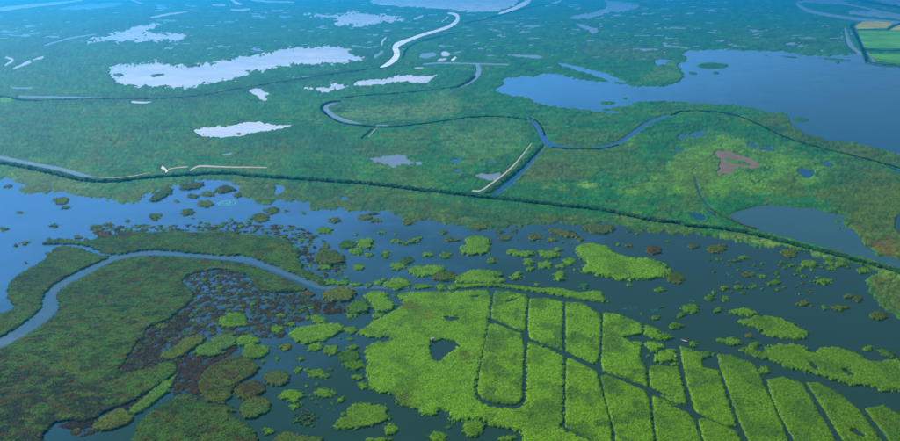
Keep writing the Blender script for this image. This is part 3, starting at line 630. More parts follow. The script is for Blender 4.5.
bed('reed_plot', [pl('C3: 202,262 250,262 320,276 322,300 316,345 314,408 300,406 192,358 190,330')], 'four-sided reed plot with a notch of water, topmost of the ditched ones', LIGHT * .95, holes=[pl('C3: 245,300 285,288 282,296 250,305')], **GR, **plotkw)
bed('reed_plot', [pl('C3: 330,290 390,287 453,301 450,441; D3: 450,103 430,100 330,60 324,20')], 'rectangular reed plot with a flat far edge, second in the top row', LIGHT * .97, **GR, **plotkw)
bed('reed_plot', [pl('C3: 463,302 520,304 545,318 555,330 590,346 592,441; D3: 590,60 586,120 576,155 560,152 464,110 464,20')], 'reed plot with a stepped far corner, third in the top row', LIGHT * .92, **GR, **plotkw)
bed('reed_plot', [pl('C3: 602,340 660,348 738,380 744,410; D3: 742,46 668,58 690,72 738,98 735,130 758,178 760,236 600,182 594,160 598,60')], 'reed plot with a deep water notch in its far side', LIGHT * .9, **GR, **plotkw)
bed('reed_plot', [pl('D3: 466,140 482,138 576,186 598,262 628,380 632,441; P: 616,470 590,470; D3: 560,436 462,388 462,300')], 'tapering reed plot below the stepped-corner plot, with a dark green spot', LIGHT * .88, second=(.045, .145, .01), patches=[(p2('D3: 560,370 620,370 620,395 570,395'), DARK, .9)], **plotkw)
bed('reed_plot', [pl('D3: 592,202 612,196 752,256 768,292 788,441; P: 660,480 630,480; D3: 648,441 642,400 610,290')], 'reed plot running to the bottom edge below the notched one', LIGHT * .8, second=(.040, .130, .01), **plotkw)
bed('reed_plot', [pl('D3: 768,166 800,160 882,176; D4: 0,160 68,176 84,235 100,308 60,300 0,272; D3: 860,282 774,240')], 'small four-sided reed plot between two crossing ditches', LIGHT * .8, **GR, **plotkw)
bed('reed_plot', [pl('D3: 782,276 882,312; D4: 10,298 98,336 128,370 152,441; P: 712,480 668,480; D3: 800,441 790,380')], 'reed plot on the bottom edge below the small four-sided one', LIGHT * .72, **GR, **plotkw)
bed('reed_plot', [pl('D4: 75,92 100,100 135,112 180,112 186,130 150,140 160,172 215,182 240,262 282,385 250,385 162,346 130,328 98,220 82,140')], 'long reed plot with a ragged broken far end', LIGHT * .78, **GR, **plotkw)
bed('reed_plot', [pl('D4: 140,360 168,358 278,406 298,441; P: 752,480 712,480; D4: 164,441')], 'small wedge of reeds at the bottom edge between ditches', LIGHT * .7, **GR, **plotkw)
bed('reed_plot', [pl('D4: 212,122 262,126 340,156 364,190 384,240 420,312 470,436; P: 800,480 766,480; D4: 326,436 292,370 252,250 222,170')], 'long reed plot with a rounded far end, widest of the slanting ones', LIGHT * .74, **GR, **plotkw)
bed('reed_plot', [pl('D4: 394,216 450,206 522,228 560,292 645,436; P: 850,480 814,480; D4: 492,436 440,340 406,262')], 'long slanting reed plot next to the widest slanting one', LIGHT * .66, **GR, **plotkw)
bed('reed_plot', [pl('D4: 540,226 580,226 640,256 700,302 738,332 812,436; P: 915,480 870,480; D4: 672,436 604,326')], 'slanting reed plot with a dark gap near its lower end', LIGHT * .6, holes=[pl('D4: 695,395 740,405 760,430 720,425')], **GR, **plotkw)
bed('reed_plot', [pl('D4: 755,322 820,310 882,345; P: 935,430 960,480 930,480; D4: 842,436')], 'dim green reed plot in the bottom-right corner', LIGHT * .5, **GR, **plotkw)  # plot tones step down to the right, brightness falloff put into colour
# ---- large islands
ikw = dict(cat='reed island', amp=1.7, hgt=1.4)
LM = {}   # landmarks for the labels of the small islets: phrase -> photo centre
def isle(o, label, tone, mark=None, **k):
    o = pl(o)
    kw = dict(ikw); kw.update(k)
    r = bed('reed_island', [o], label, tone, **kw)
    if mark: LM[mark] = o[:, :2].mean(0)
    return r
isle('C3: 500,95 540,85 600,90 640,120 700,140 780,142 830,165 840,195 800,215 720,220 640,215 590,205 575,195 530,195 510,175 540,165 545,155 505,125', 'largest open-water reed island, light green with a blunt upper end', LIGHT * .95, 'the largest open-water island')
isle('C3: 30,238 100,234 200,232 280,240 380,254 440,248 500,268 550,262 590,257 602,280 616,298 580,300 490,285 400,270 300,255 200,243 60,250', 'long thin reed strip ending in a wider head above the plots', LIGHT * .8, 'the long thin reed strip', amp=.8)
isle('C3: 95,70 120,55 180,65 186,80 175,95 188,110 170,125 110,130 72,120 75,95 95,90', 'hourglass-shaped light green reed island in blue water', LIGHT * .85, 'the hourglass island')
isle('C3: 60,220 80,200 120,180 200,190 230,190 225,205 200,206 245,220 210,230 120,235 70,230', 'flat-bottomed reed island with a peaked top above the strip', LIGHT * .9, 'the peaked island')
isle('C2: 690,180 720,168 800,168 825,178 800,200 740,208 700,198', 'oval light green reed island with a dark neighbour touching it', LIGHT * .92, 'the oval green island')
isle('C2: 780,200 820,190 866,200 868,216 830,226 790,222', 'dark olive reed island touching the oval light green one', OLIVE * .75, second=MID * .6)
isle('C2: 600,235 620,220 670,209 705,228 702,245 660,256 605,246', 'domed light green reed island at the end of the channel bank', LIGHT * .85, 'the domed island')
isle('C2: 385,262 430,250 470,248 500,262 490,290 450,302 400,296 375,280', 'large grey-olive reed mound on the near channel bank', OLIVE * .95, 'the grey-olive mound', second=(.06, .13, .03), hgt=2.2)
isle('C2: 530,275 560,260 600,262 615,275 612,292 640,305 645,325 610,338 560,332 555,300 530,290', 'pair of joined light green reed islands next to a dark round one', LIGHT * .85, 'the joined pair of islands')
isle('C2: 465,320 490,300 530,298 555,315 548,338 510,346 475,345', 'dark round reed island next to the joined light pair', MID * .7, second=OLIVE * .6, hgt=2)
isle('C2: 350,125 380,112 430,118 462,140 450,160 400,170 360,160', 'dark olive reed mound above the narrow channel', OLIVE * .65, 'the dark olive mound', second=MID * .5, hgt=2.2)
isle('D2: 250,42 290,20 380,12 440,6 462,25 440,45 420,55 380,70 330,80 295,85 262,62', 'wide light green reed island with a tapering near edge', LIGHT * .85, 'the wide tapering island')
isle('D2: 415,385 440,355 470,350 470,320 500,300 560,305 612,312 610,340 625,360 590,375 540,390 500,395 450,402', 'square-topped reed island with a low lobe in dark green water', LIGHT * .7, 'the square-topped island')
isle('D3: 88,372 130,360 165,375 160,410 130,430 84,421', 'rounded reed island just below the largest reed bed', LIGHT * .7)
isle('D4: 195,68 260,60 296,72 292,93 240,82', 'small arrow-shaped reed island at the start of the dark channel', LIGHT * .7)
isle('D4: 290,100 340,95 384,120 400,88 450,86 520,86 560,122 600,96 650,95 720,115 780,150 830,145 882,140; P: 930,366 930,390; D4: 882,262 800,246 770,235 700,235 640,215 580,195 540,185 480,175 430,150 370,135 310,116', 'long ragged reed island along the dark channel with small gaps', LIGHT * .68, 'the long ragged island',
     holes=[pl('D4: 545,150 570,160 590,185 565,178'), pl('D4: 668,182 700,180 718,205 690,200'), pl('D4: 750,110 790,140 770,152 740,130')])
isle('C4: 275,372 320,362 370,350 450,362 500,390 552,414 520,438 440,432 380,420 360,392 300,384', 'tadpole-shaped reed island with a thin tail in dark water', LIGHT * .72, 'the tadpole-shaped island')
isle('C4: 248,335 310,322 362,340 340,350 280,348', 'slim flat reed island above the tadpole-shaped one', LIGHT * .75)
isle('C4: 515,150 560,148 582,160 560,175 525,170', 'solid light green reed islet below the dark dyke', LIGHT * .72, 'the islet below the dyke')
isle('B1: 548,330 580,298 625,285 642,295 600,325 560,338', 'dark slanting reed islet off the marsh shore', OLIVE * .6, second=MID * .5)
isle('B1: 648,290 690,270 740,264 752,278 700,293', 'long dark reed islet hugging the marsh shore', OLIVE * .6, second=MID * .5)
isle('B1: 785,296 820,280 860,282 866,292 830,304 795,304', 'rounded dark olive reed islet right beside the marsh shore', OLIVE * .65, 'the rounded shore islet', second=MID * .5)
isle('B2: 0,280 30,276 52,288 30,300 0,302', 'low dark reed islet tucked behind the turquoise leaf patch', OLIVE * .6)
isle('C3: 518,16 560,14 640,20 644,38 590,52 540,40', 'olive green reed islet close under the marsh shore', (.075, .13, .025), 'the islet under the shore', second=OLIVE * .7)
isle('C3: 395,30 450,35 510,50 505,66 450,60 400,42', 'stringy olive reed islet beside the islet under the shore', OLIVE * .8)
isle('C2: 630,70 660,75 690,80 720,65 745,65 725,80 690,88 640,82', 'crescent-shaped thin reed islet in the blue water', LIGHT * .75, 'the crescent islet')
isle('C2: 500,75 530,66 562,70 560,85 558,102 535,108 505,92', 'twin-headed light green reed islet next to a dark bush of reeds', LIGHT * .85, 'the twin-headed islet')
isle('C3: 240,112 270,105 300,118 345,112 350,125 310,135 260,128', 'flat two-lobed reed islet above the row of small ones', LIGHT * .8)
isle('C3: 352,115 385,112 440,120 435,135 390,142', 'flat reed islet next to the two-lobed one', LIGHT * .8)
isle('C3: 425,190 455,188 460,205 450,222 420,218', 'upright block-shaped reed islet above the strip', LIGHT * .8)
isle('C3: 260,205 280,190 300,190 296,215 262,220', 'upright reed islet with a narrow neck near the peaked island', LIGHT * .8)
isle('D3: 750,12 800,30 820,58 846,56 842,68 800,64 755,60', 'reed islet with a curled tip off the notched plot', LIGHT * .8)
isle('D3: 755,76 800,80 818,96 800,112 760,106', 'yellow-green reed islet between the notched plot and open water', LIGHT * .85)
isle('D3: 785,124 820,112 860,100 866,120 864,146 830,150 795,154', 'ragged yellow-green reed islet above the small four-sided plot', LIGHT * .85)
isle('D4: 790,105 830,100 870,130 845,136', 'dim reed islet above the end of the long ragged island', LIGHT * .5)
isle('C4: 0,150 25,170 35,195 0,205; C3: 860,205 850,185', 'reed islet overlapping the end of the largest open-water island', LIGHT * .75)

# ---- small islets: tile, centre, radii (tile units), tone
SMALL = '''C2 470 90 30 16 d;C2 500 115 25 12 l;C2 545 127 14 7 l;C2 610 125 17 11 l;C2 510 170 22 11 l;C2 385 37 28 12 l;C2 385 172 28 9 l;C2 595 45 12 5 l;C2 645 50 5 4 l;C2 765 127 17 9 l;C2 830 128 17 10 l;C2 685 150 25 12 d;C2 655 170 28 14 l;C2 875 215 12 14 l;C2 740 243 40 8 l;C2 815 245 20 10 l;C2 860 245 22 9 l;
C2 405 228 22 10 l;C2 450 228 28 9 l;C2 500 236 28 6 l;C2 580 230 16 10 l;C2 600 215 10 7 l;C2 545 238 14 5 l;C2 55 362 42 22 l;C2 360 365 30 17 l;C2 325 270 18 11 b;C2 500 52 6 4 l;C2 440 195 10 6 l;C2 465 210 8 5 l;C2 640 275 8 5 l;C2 660 285 7 5 l;C2 500 345 12 8 l;C2 480 352 14 9 l;C2 265 383 12 7 l;C2 320 358 10 7 l;C2 230 350 18 6 l;C2 580 350 20 10 l;C2 415 330 10 6 b;C2 820 45 14 6 o;C2 840 72 12 5 o;C2 870 70 14 5 o;
D2 350 95 30 17 l;D2 410 105 30 16 l;D2 240 95 22 14 o;D2 475 127 42 25 d;D2 495 162 38 22 l;D2 480 32 25 14 l;D2 480 65 10 6 l;D2 485 95 22 10 l;D2 295 140 12 7 l;D2 288 180 12 9 l;D2 318 178 10 7 l;D2 355 192 32 17 l;D2 395 200 12 9 l;D2 408 175 8 5 l;D2 357 228 8 6 l;D2 268 272 42 25 l;D2 380 263 32 18 l;D2 415 262 12 7 l;D2 275 313 14 13 l;D2 300 303 7 6 l;D2 450 287 13 8 l;D2 505 204 18 10 l;D2 525 235 20 12 l;D2 628 397 24 22 l;D2 180 405 20 17 l;D2 840 388 8 5 l;D2 805 425 35 18 l;D2 580 437 45 9 l;D2 455 340 10 6 l;D2 397 320 5 4 l;D2 318 238 7 5 l;D2 210 138 10 7 l;D2 155 150 10 7 l;D2 650 300 8 6 l;D2 440 62 6 4 l;D2 210 30 20 13 l;D2 262 12 9 6 l;
D3 250 432 30 12 l;D3 5 424 16 15 l;D3 30 388 8 5 l;D3 865 160 12 9 l;D3 762 130 8 7 l;D3 720 85 22 12 l;
C3 22 127 16 9 l;C3 190 148 18 11 l;C3 435 107 13 7 l;C3 328 153 20 12 l;C3 385 165 27 13 l;C3 332 178 15 10 l;C3 475 150 22 12 l;C3 445 168 16 8 l;C3 355 237 8 6 l;C3 530 243 17 11 g;C3 785 110 28 16 b;C3 860 212 25 18 o;C3 695 237 10 6 l;C3 808 255 18 8 l;C3 350 60 27 11 o;C3 415 70 17 7 o;C3 515 72 12 6 o;C3 240 65 25 8 o;C3 145 22 36 12 o;C3 270 38 12 5 o;C3 30 70 14 5 o;C3 15 45 14 5 o;C3 220 42 14 5 o;C3 725 50 6 4 l;C3 835 78 5 3 l;C3 655 88 8 5 l;C3 690 92 12 4 o;C3 690 40 10 5 o;C3 740 343 6 4 l;C3 790 358 18 9 l;C3 815 318 10 4 l;C3 862 388 22 11 l;C3 5 180 14 10 l;C3 25 207 34 17 d;C3 480 85 6 4 o;C3 878 350 7 8 l;C3 620 298 6 3 l;
C4 60 212 32 18 o;C4 5 255 13 8 l;C4 235 248 18 8 l;C4 182 284 18 10 l;C4 195 265 10 7 l;C4 240 288 13 8 l;C4 292 245 12 7 l;C4 340 242 12 7 l;C4 213 330 12 8 l;C4 115 325 32 17 l;C4 82 348 16 8 l;C4 60 390 24 11 l;C4 25 428 20 9 l;C4 420 230 25 7 l;C4 433 253 9 6 l;C4 597 226 32 9 l;C4 475 120 35 14 o;C4 525 305 20 12 o;C4 555 312 8 5 o;C4 602 320 9 9 l;C4 660 322 28 10 o;C4 690 278 18 7 o;C4 730 290 15 9 o;C4 210 105 38 15 o;C4 310 137 14 6 l;C4 280 148 22 5 o;C4 320 200 24 7 o;C4 375 205 15 5 l;C4 430 193 10 6 l;C4 445 153 9 6 l;C4 480 165 11 5 l;C4 515 178 11 7 l;C4 527 205 9 5 l;C4 620 157 18 8 l;C4 663 160 25 9 l;C4 632 176 14 9 l;C4 750 183 25 13 l;C4 525 230 8 4 o;C4 555 263 8 4 o;C4 120 95 20 8 o;C4 75 118 5 4 l;C4 210 142 8 4 l;C4 260 263 6 4 o;C4 305 266 9 4 o;C4 455 245 9 4 o;C4 440 207 7 5 l;C4 580 208 7 5 l;C4 375 158 8 4 l;C4 460 172 8 4 l;C4 800 350 34 14 o;C4 595 170 8 4 l;C4 415 395 6 4 o;C4 690 170 8 4 o;C4 560 182 8 4 l;C4 500 240 5 4 o;
D4 60 18 24 10 l;D4 22 57 22 12 l;D4 25 125 32 22 l;D4 62 160 10 8 l;D4 122 82 13 8 l;D4 330 52 16 8 o;D4 385 182 20 14 l;D4 350 88 24 10 l;D4 765 98 22 8 l;D4 820 250 22 7 l;D4 195 120 8 6 l;
B1 225 332 30 12 o;B1 243 357 12 5 o;B1 75 375 10 4 o;B1 205 424 14 6 o;B1 355 432 20 10 o;B1 567 392 18 10 o;B1 688 375 22 11 o;B1 710 315 22 5 o;B1 755 345 30 10 o;B1 650 335 8 6 o;B1 765 308 25 9 o;B1 30 280 12 4 o;B1 875 312 14 8 o;B1 470 408 8 4 o;B1 590 385 6 4 o;B1 400 420 14 5 o;B1 710 395 6 4 l;B1 735 412 7 4 l;B1 850 400 8 5 l;
B2 190 370 25 11 o;B2 145 398 33 16 o;B2 425 403 20 9 o;B2 575 405 20 6 o;B2 530 395 26 9 o;B2 310 378 5 4 o;B2 240 370 8 5 o;B2 690 412 20 10 o;B2 560 380 18 6 o;B2 105 412 10 6 l;B2 75 425 12 6 l;
C1 90 84 14 6 o;C1 60 92 8 4 o;C1 15 32 14 5 o;C1 355 34 20 11 o;C1 400 18 14 5 o;C1 180 68 8 4 o;C1 95 155 6 4 o;C1 175 122 8 5 o;C1 290 62 16 5 o;C1 320 72 10 5 o;C1 460 50 32 9 o;C1 380 52 28 9 b;C1 600 388 28 10 o;C1 800 245 8 7 l;C1 850 375 60 22 l'''
TONES = {'l': (LIGHT * .85, 'light green'), 'd': (MID * .62, 'dark green'), 'o': (OLIVE * 1.05, 'olive'), 'b': (np.array((.12, .095, .008)), 'brown'), 'g': ((.03, .16, .03), 'deep green')}
LM.update({'the turquoise leaf patch': np.array((227, 203)), 'the tip of the long reed bank': np.array((45, 247)), 'the wooden punt': np.array((684, 341)), 'the corner where dyke and marsh meet': np.array((868, 275)),
           'the largest reed bed': np.array((420, 370)), 'the notched plot': np.array((628, 350)), 'the bushy green island': np.array((255, 408)), 'the two-lobed light island': np.array((256, 347)), 'the brown mats': np.array((250, 300)), 'the tapering reed bed': np.array((25, 290))})
todo = []
for e in SMALL.replace('\n', '').split(';'):
    if not e.strip(): continue
    t, cx, cy, rx, ry, k = e.split(); cx, cy, rx, ry = map(float, (cx, cy, rx, ry))
    todo.append([ell(t, cx, cy, rx, ry), k, (TX[t[1]] + cx * TS, TY[t[0]] + cy * TS), rx])
# loose tufts among the brown mats
BZ = 'C1: 662,225 700,192 800,180 882,188; C2: 60,195 120,200 135,245 200,270 260,266 310,256 335,290 420,302 470,332 430,350 340,345 325,362 260,392 230,441; D2: 150,62 80,62 0,50; D1: 840,48 780,52 700,100 650,150 660,200 620,270 500,290 430,330 360,400 420,420 300,430 240,410 330,375 480,300 640,215 655,150 560,175 440,185 500,110 560,90 620,60; C1: 640,371 700,300 725,270'
BZ2 = 'C1: 300,58 340,50 400,26 500,16 640,20 760,12 882,4; C2: 60,0 120,22 250,14 330,40 380,70 410,100 465,140 470,165 430,212 400,216 330,200 300,175 285,130 300,110 250,75 200,58 100,48 0,50; C1: 800,40 640,40 500,44 400,62'
rg = np.random.default_rng(5)
OPEN1 = 'C4: 130,110 300,110 420,140 560,190 640,220 700,260 620,300 480,270 360,280 240,220 150,160'; OPEN2 = 'C3: 380,20 520,60 540,160 500,220 300,215 200,170 220,90'; OPEN3 = 'D2: 300,150 420,200 480,250 420,330 310,300 300,220'
for zone, n in ((BZ, 60), (BZ2, 56), (OPEN1, 34), (OPEN2, 16), (OPEN3, 10)):
    Pz = pl(zone)[:, :2]; b0, b1 = Pz.min(0), Pz.max(0); k = 0
    while k < n:
        c = rg.uniform(b0, b1)
        if zone == BZ and c[1] > 345: continue
        if polysd(np.array([c[0]]), np.array([c[1]]), Pz)[0] < .6: continue
        r = rg.uniform(.9, 2.3) if zone in (BZ, BZ2) else rg.uniform(.6, 1.5); a = np.linspace(0, 2 * np.pi, 9)[:-1]
        todo.append([np.stack([c[0] + r * np.cos(a) * rg.uniform(.9, 1.6), c[1] + r * .6 * np.sin(a)], -1), 'l' if rg.random() < .75 else 'o', tuple(c), r / TS]); k += 1
marks = list(LM); MC = np.array([LM[k] for k in marks])
rows = {}
for t in todo:
    d = MC - np.array(t[2]); i = int(np.argmin(np.hypot(d[:, 0], d[:, 1] * 2.0))); dx, dy = -d[i]
    side = ('right of' if dx > 0 else 'left of') if abs(dx) > abs(dy) * 2 else ('below' if dy > 0 else 'above')
    rows.setdefault((marks[i], side), []).append((math.hypot(dx, dy * 2), t))
ORD = ['closest', 'second closest', 'third closest', 'fourth closest', 'fifth closest', 'sixth closest', 'seventh closest', 'eighth closest', 'ninth closest', 'tenth closest'] + \
      [a + ' closest' for a in 'eleventh twelfth thirteenth fourteenth fifteenth sixteenth seventeenth eighteenth nineteenth twentieth twenty-first twenty-second twenty-third twenty-fourth twenty-fifth twenty-sixth twenty-seventh twenty-eighth twenty-ninth thirtieth thirty-first thirty-second thirty-third thirty-fourth thirty-fifth thirty-sixth thirty-seventh thirty-eighth thirty-ninth fortieth forty-first forty-second forty-third forty-fourth forty-fifth'.split()]
for (mk, side), L_ in rows.items():
    L_.sort(key=lambda q: q[0])
    for n, (d_, (P, k, c, r)) in enumerate(L_):
        tone, word = TONES[k]; tiny = r < 11
        size = 'tiny' if tiny else ('small' if r < 24 else 'mid-sized')
        rel = side
        bed('reed_tuft' if tiny else 'reed_islet', [P], f'{size} {word} reed {"tuft" if tiny else "islet"}, {ORD[n]} {rel} {mk}', np.asarray(tone) * (.82 if c[0] > 640 else 1), amp=.6 if tiny else 1.35, hgt=.8 if tiny else 1.0,
            cat='reed tuft' if tiny else 'reed islet', group='loose reed tufts in the water' if tiny else 'small reed islets in the lagoon', cellk=.8 if tiny else .95, seed=n, nb=6)
# the sparse clump in the dark water
isle('D2: 262,345 290,328 340,330 368,352 350,385 310,392 270,375', 'sparse dark sedge clump with water showing through it', MID * .5, sparse=.45, second=BROWN, hgt=1.0)

# ---- dead brown reed mats, broken by water
def mats(zone, label, thr, sc, tone, second, name='dead_reed_mat'):
    Pz = chaikin(pl(zone)[:, :2], 1); s = float(pxs(Pz[:, 1].mean())); g = ground(Pz); c0 = g.mean(0); cell = .85 * s
    b0, b1 = g.min(0), g.max(0)
    X, Y = np.meshgrid(np.arange(b0[0], b1[0], cell), np.arange(b0[1], b1[1], cell))
    n = fbm(X / (sc * s), Y / (sc * 1.3 * s), 91, 5, .62)
    f = np.minimum(polysd(X, Y, g) / s * .35 + .25 * gn(X / (5 * s), Y / (5 * s), 8), (n - thr) * 2.2)
    Z = np.where(f > 0, .06 + np.minimum(f, .4) * .7 + .12 * gn(X / (1.8 * s), Y / (1.8 * s), 12), np.maximum(f * 1.2, -.6))
    keep = np.maximum(np.maximum(f[:-1, :-1], f[1:, :-1]), np.maximum(f[:-1, 1:], f[1:, 1:])) > 0
    q, us = grid_faces(keep)
    k = sstep(-.2, .6, fbm(X / (9 * s), Y / (9 * s), 95, 3))[..., None]
    T = np.clip((np.asarray(tone) * (1 - k) + np.asarray(second) * k) * (1 + .4 * gn(X / (2 * s), Y / (2 * s), 14))[..., None], .003, .5)
    o = link(name, mesh(name, np.stack([X - c0[0], Y - c0[1], Z], -1).reshape(-1, 3)[us], q, M_BED, T.reshape(-1, 3)[us]), loc=(c0[0], c0[1], 0))
    j, i = np.nonzero(f > .1); pick = RNG.permutation(len(j))[:int(len(j) * .6)]; j, i = j[pick], i[pick]
    Vb, Fb, Cb = blades(np.stack([X[j, i] - c0[0], Y[j, i] - c0[1], Z[j, i] - .1], -1), T[j, i], 3, .55 * s / .68, .14 * s / .68, 1.4)
    link('dead_stems', mesh('dead_stems', Vb, Fb, M_REED, Cb, False), o)['kind'] = 'stuff'
    tag(o, label, None, None, 'stuff')
mats(BZ, 'brown dead reed mats broken by small blue pools', -.14, 8, BROWN * .8, OLIVE * .38)
mats(BZ2, 'dark brown floating mats along the reed bank', .10, 9, BROWN * .75, OLIVE * .6)
mats('C2: 330,292 420,285 470,320 480,345 430,352 340,342', 'brown mats at the foot of the grey-olive mound', .05, 9, BROWN * .9, BROWN)
mats('C1: 535,410 560,388 620,368 655,340 680,330 700,370 640,441; D1: 640,40 600,95 570,130 600,150 560,172 470,190 430,188 455,150 490,105 515,60', 'dark brown mats filling the wet margin of the broad bed', -.55, 8, BROWN * .6, OLIVE * .35)
mats('D1: 460,310 500,292 560,252 620,216 655,200 620,215 600,245 520,295 470,330; D1: 330,372 400,328 450,312 380,350 330,395 250,400 200,385', 'dark wet litter along the slanting strips', -.9, 7, BROWN * .4, BROWN * .6)
mats('D1: 640,150 700,100 800,60 882,60; D2: 60,120; D1: 760,165 730,225 740,300 690,258 620,280 650,215', 'dark mats in the pools of the lower left', -.35, 7, BROWN * .7, BROWN)

# ================================================================== hedges and tree belts on the dykes and canal banks
def hedge(o, label, wk, hk, tone, name='hedge', cat='hedge', bank=True, dens=1.0):
    P = chaikin(pl(o)[:, :2] + np.array((0, .5 * hk)), 2, False); g = ground(P)
    seg = np.r_[0, np.cumsum(np.linalg.norm(np.diff(g, axis=0), axis=1))]
    s = float(pxs(P[:, 1].mean())); n = max(int(seg[-1] / (1.1 * s)), 8)
    t = np.linspace(0, seg[-1], n); x = np.interp(t, seg, g[:, 0]); y = np.interp(t, seg, g[:, 1]); py = np.interp(t, seg, P[:, 1]); sc = pxs(py)
    d = np.stack([np.gradient(x), np.gradient(y)], -1); d /= np.linalg.norm(d, axis=1)[:, None] + 1e-9; nx, ny = d[:, 1], -d[:, 0]
    c0 = np.array((x.mean(), y.mean()))
    def ring(prof, wsc, hsc, noise, m, z0):
        a = np.linspace(0, np.pi, m); V = np.empty((n, m, 3))
        for k in range(m):
            r1 = 1 + noise * gn(t / (3.2 * s), np.full(n, k * .7), 7) + noise * .8 * gn(t / (8 * s), np.full(n, k * .3), 8)
            off = np.cos(a[k]) * wsc * sc * r1
            V[:, k, 0] = x + nx * off - c0[0]; V[:, k, 1] = y + ny * off - c0[1]; V[:, k, 2] = z0 + np.sin(a[k]) ** prof * hsc * sc * r1
        F_ = [(i * m + k, i * m + k + 1, (i + 1) * m + k + 1, (i + 1) * m + k) for i in range(n - 1) for k in range(m - 1)]
        return V.reshape(-1, 3), np.array(F_)
    Vb, Fb = ring(1, wk * .5 + .9, .55, .1, 5, .0)
    gt = np.tile(np.array((.045, .115, .02)), (len(Vb), 1)) * (1 + .25 * RNG.normal(size=(len(Vb), 1)))
    root = link(name, mesh(name, Vb, Fb, M_MARSH, np.clip(gt, .01, .5)), loc=(c0[0], c0[1], 0))
    V, Fq = ring(.75, wk * .5, hk, .40, 9, .3)
    tt = np.repeat(np.asarray(tone)[None], len(V), 0) * np.clip(1 + .4 * gn(V[:, 0] / (3 * s), V[:, 1] / (3 * s) + V[:, 2], 3) + .25 * gn(V[:, 0] / (11 * s), V[:, 1] / (11 * s), 4), .4, 1.8)[:, None]
    fo = link('foliage', mesh('foliage', V, Fq, M_LEAF, tt), root)
    k = int(n * 9 * dens); ids = RNG.integers(0, len(V), k)
    Vl, Fl, Cl = blades(V[ids] - np.array((0, 0, .25)) * s, tt[ids], 4, .8 * s, .26 * s, .9)
    link('leaves', mesh('leaves', Vl, Fl, M_LEAF, Cl, False), fo)['kind'] = 'stuff'
    tag(root, label, cat)
HD = np.array((.016, .070, .012))
hedge('P: -60,158; B1: 0,192 100,210 200,230 280,252 340,260 420,262 500,252 600,243 700,236 800,231 882,233; B2: 100,240 250,249 400,259 550,270 650,282 750,294 882,307; B3: 150,317 300,332 450,350 600,364 700,387 800,407 882,413; C4: 100,19 200,27 300,40 400,64 500,90 600,114 700,140 800,167 882,190; P: 960,292', 'dark green hedge belt running the whole width of the marsh along the dyke', 6.4, 2.6, HD * 1.3)
hedge('A2: 440,372 400,374 372,388 372,405 395,428; B2: 375,0 405,30 450,52 520,58 600,65 700,57 800,44 882,33; B3: 100,27 200,23 280,30 318,38', 'dark hedge line following the near bank of the pale meander', 1.5, 1.1, HD)
hedge('A2: 430,362 520,352 640,345 760,335 882,318; A3: 60,320 100,302 128,280', 'dark hedge line across the plain behind the meander', 1.4, .9, HD * 1.1)
hedge('B3: 412,138 480,145 560,145 620,140 655,130', 'low dark hedge on the near side of the blue bend', 1.2, 1.0, HD)
hedge('B3: 330,30 350,38 372,58 384,90', 'short hedge round the outer side of the blue bend', 1.0, .7, HD * 1.3)
hedge('B3: 850,18 882,8; B4: 60,6 150,3 250,12 330,38 400,73 460,103 540,128 640,153 740,176 820,198 880,214; P: 930,178', 'dark curved hedge line crossing the olive marsh towards the lake', 1.5, 1.1, HD)
hedge('B3: 372,128 330,172 285,218 240,254 205,282 172,306', 'wide green hedge between the sandy track and the straight blue canal', 5.0, 1.5, HD * 1.9)
hedge('P: -60,94; A1: 0,352 100,374 300,364 440,366 600,364 760,350 882,326; A2: 100,322 250,298 400,275 540,256 620,247', 'long dark tree line under the wide pale pool', 2.6, .7, HD * 1.3)
hedge('A2: 884,118 800,136 740,152 700,168 680,190 672,215', 'faint bank hedge on the near side of the bright river', 1.0, .6, HD * 1.2)
hedge('A3: 90,88 150,74 240,52 320,28 420,14', 'faint dark bank beyond the bright river', 1.1, .5, HD * 1.2)
hedge('A4: 712,88 700,96 722,130 738,165 752,200 762,226', 'dark hedge along the crooked ditch beside the green fields', 1.8, .8, HD)
hedge('A4: 742,184 800,186 882,188; P: 930,52', 'straight dark hedge between the two green fields', 1.6, .7, HD)
hedge('A4: 764,228 800,236 882,242; P: 930,70', 'dark hedge between the lower green field and the lake', 1.2, .7, HD)
hedge('A4: 838,108 860,97 884,85; P: 915,17', 'slanting hedge between the two yellow fields', 1.0, .5, HD)
hedge('B4: 186,366 230,392 280,412 325,432 352,436', 'low olive reed line from the stream down to the dyke', 1.6, 1.0, OLIVE * .6)
hedge('B2: 520,104 545,82 556,72', 'short hedge beside the small dirt track', 1.6, .8, HD * 1.2)
hedge('A4: 705,-6 760,8 830,20 882,28; P: 925,12', 'far dark belt of trees near the top edge', 4.0, 1.2, HD * .8)

# ================================================================== floating leaves, punt and hut
def leaf_patch(P, label, tone, n, rad):
    P = chaikin(P[:, :2], 1); g = ground(P); c0 = g.mean(0); s = float(pxs(P[:, 1].mean()))
    V, Fl, T = [], [], []; k = 0
    b0, b1 = P.min(0), P.max(0)
    r_ = np.random.default_rng(int(P[0, 0] * 10))
    while k < n:
        c = r_.uniform(b0, b1)
        if polysd(np.array([c[0]]), np.array([c[1]]), P)[0] < 0: continue
        w_ = ground(c) - c0; r = rad * s * r_.uniform(.5, 1.3); a = np.arange(6) / 6 * 2 * np.pi + r_.uniform(0, 1)
        b = len(V); z = .03 + .0006 * k
        V += [(w_[0] + r * math.cos(q), w_[1] + r * 1.2 * math.sin(q), z) for q in a]; Fl.append(list(range(b, b + 6))); T += [np.asarray(tone) * r_.uniform(.6, 1.3)] * 6; k += 1
    tag(link('floating_leaf_patch', mesh('floating_leaf_patch', V, np.array(Fl), M_PAD, np.array(T), False), loc=(c0[0], c0[1], 0)), label, None, None, 'stuff')
leaf_patch(pl('B1: 786,348 810,335 850,328 872,332 868,348 830,354'), 'turquoise patch of floating leaves off the marsh shore', (.10, .42, .36), 260, .40)
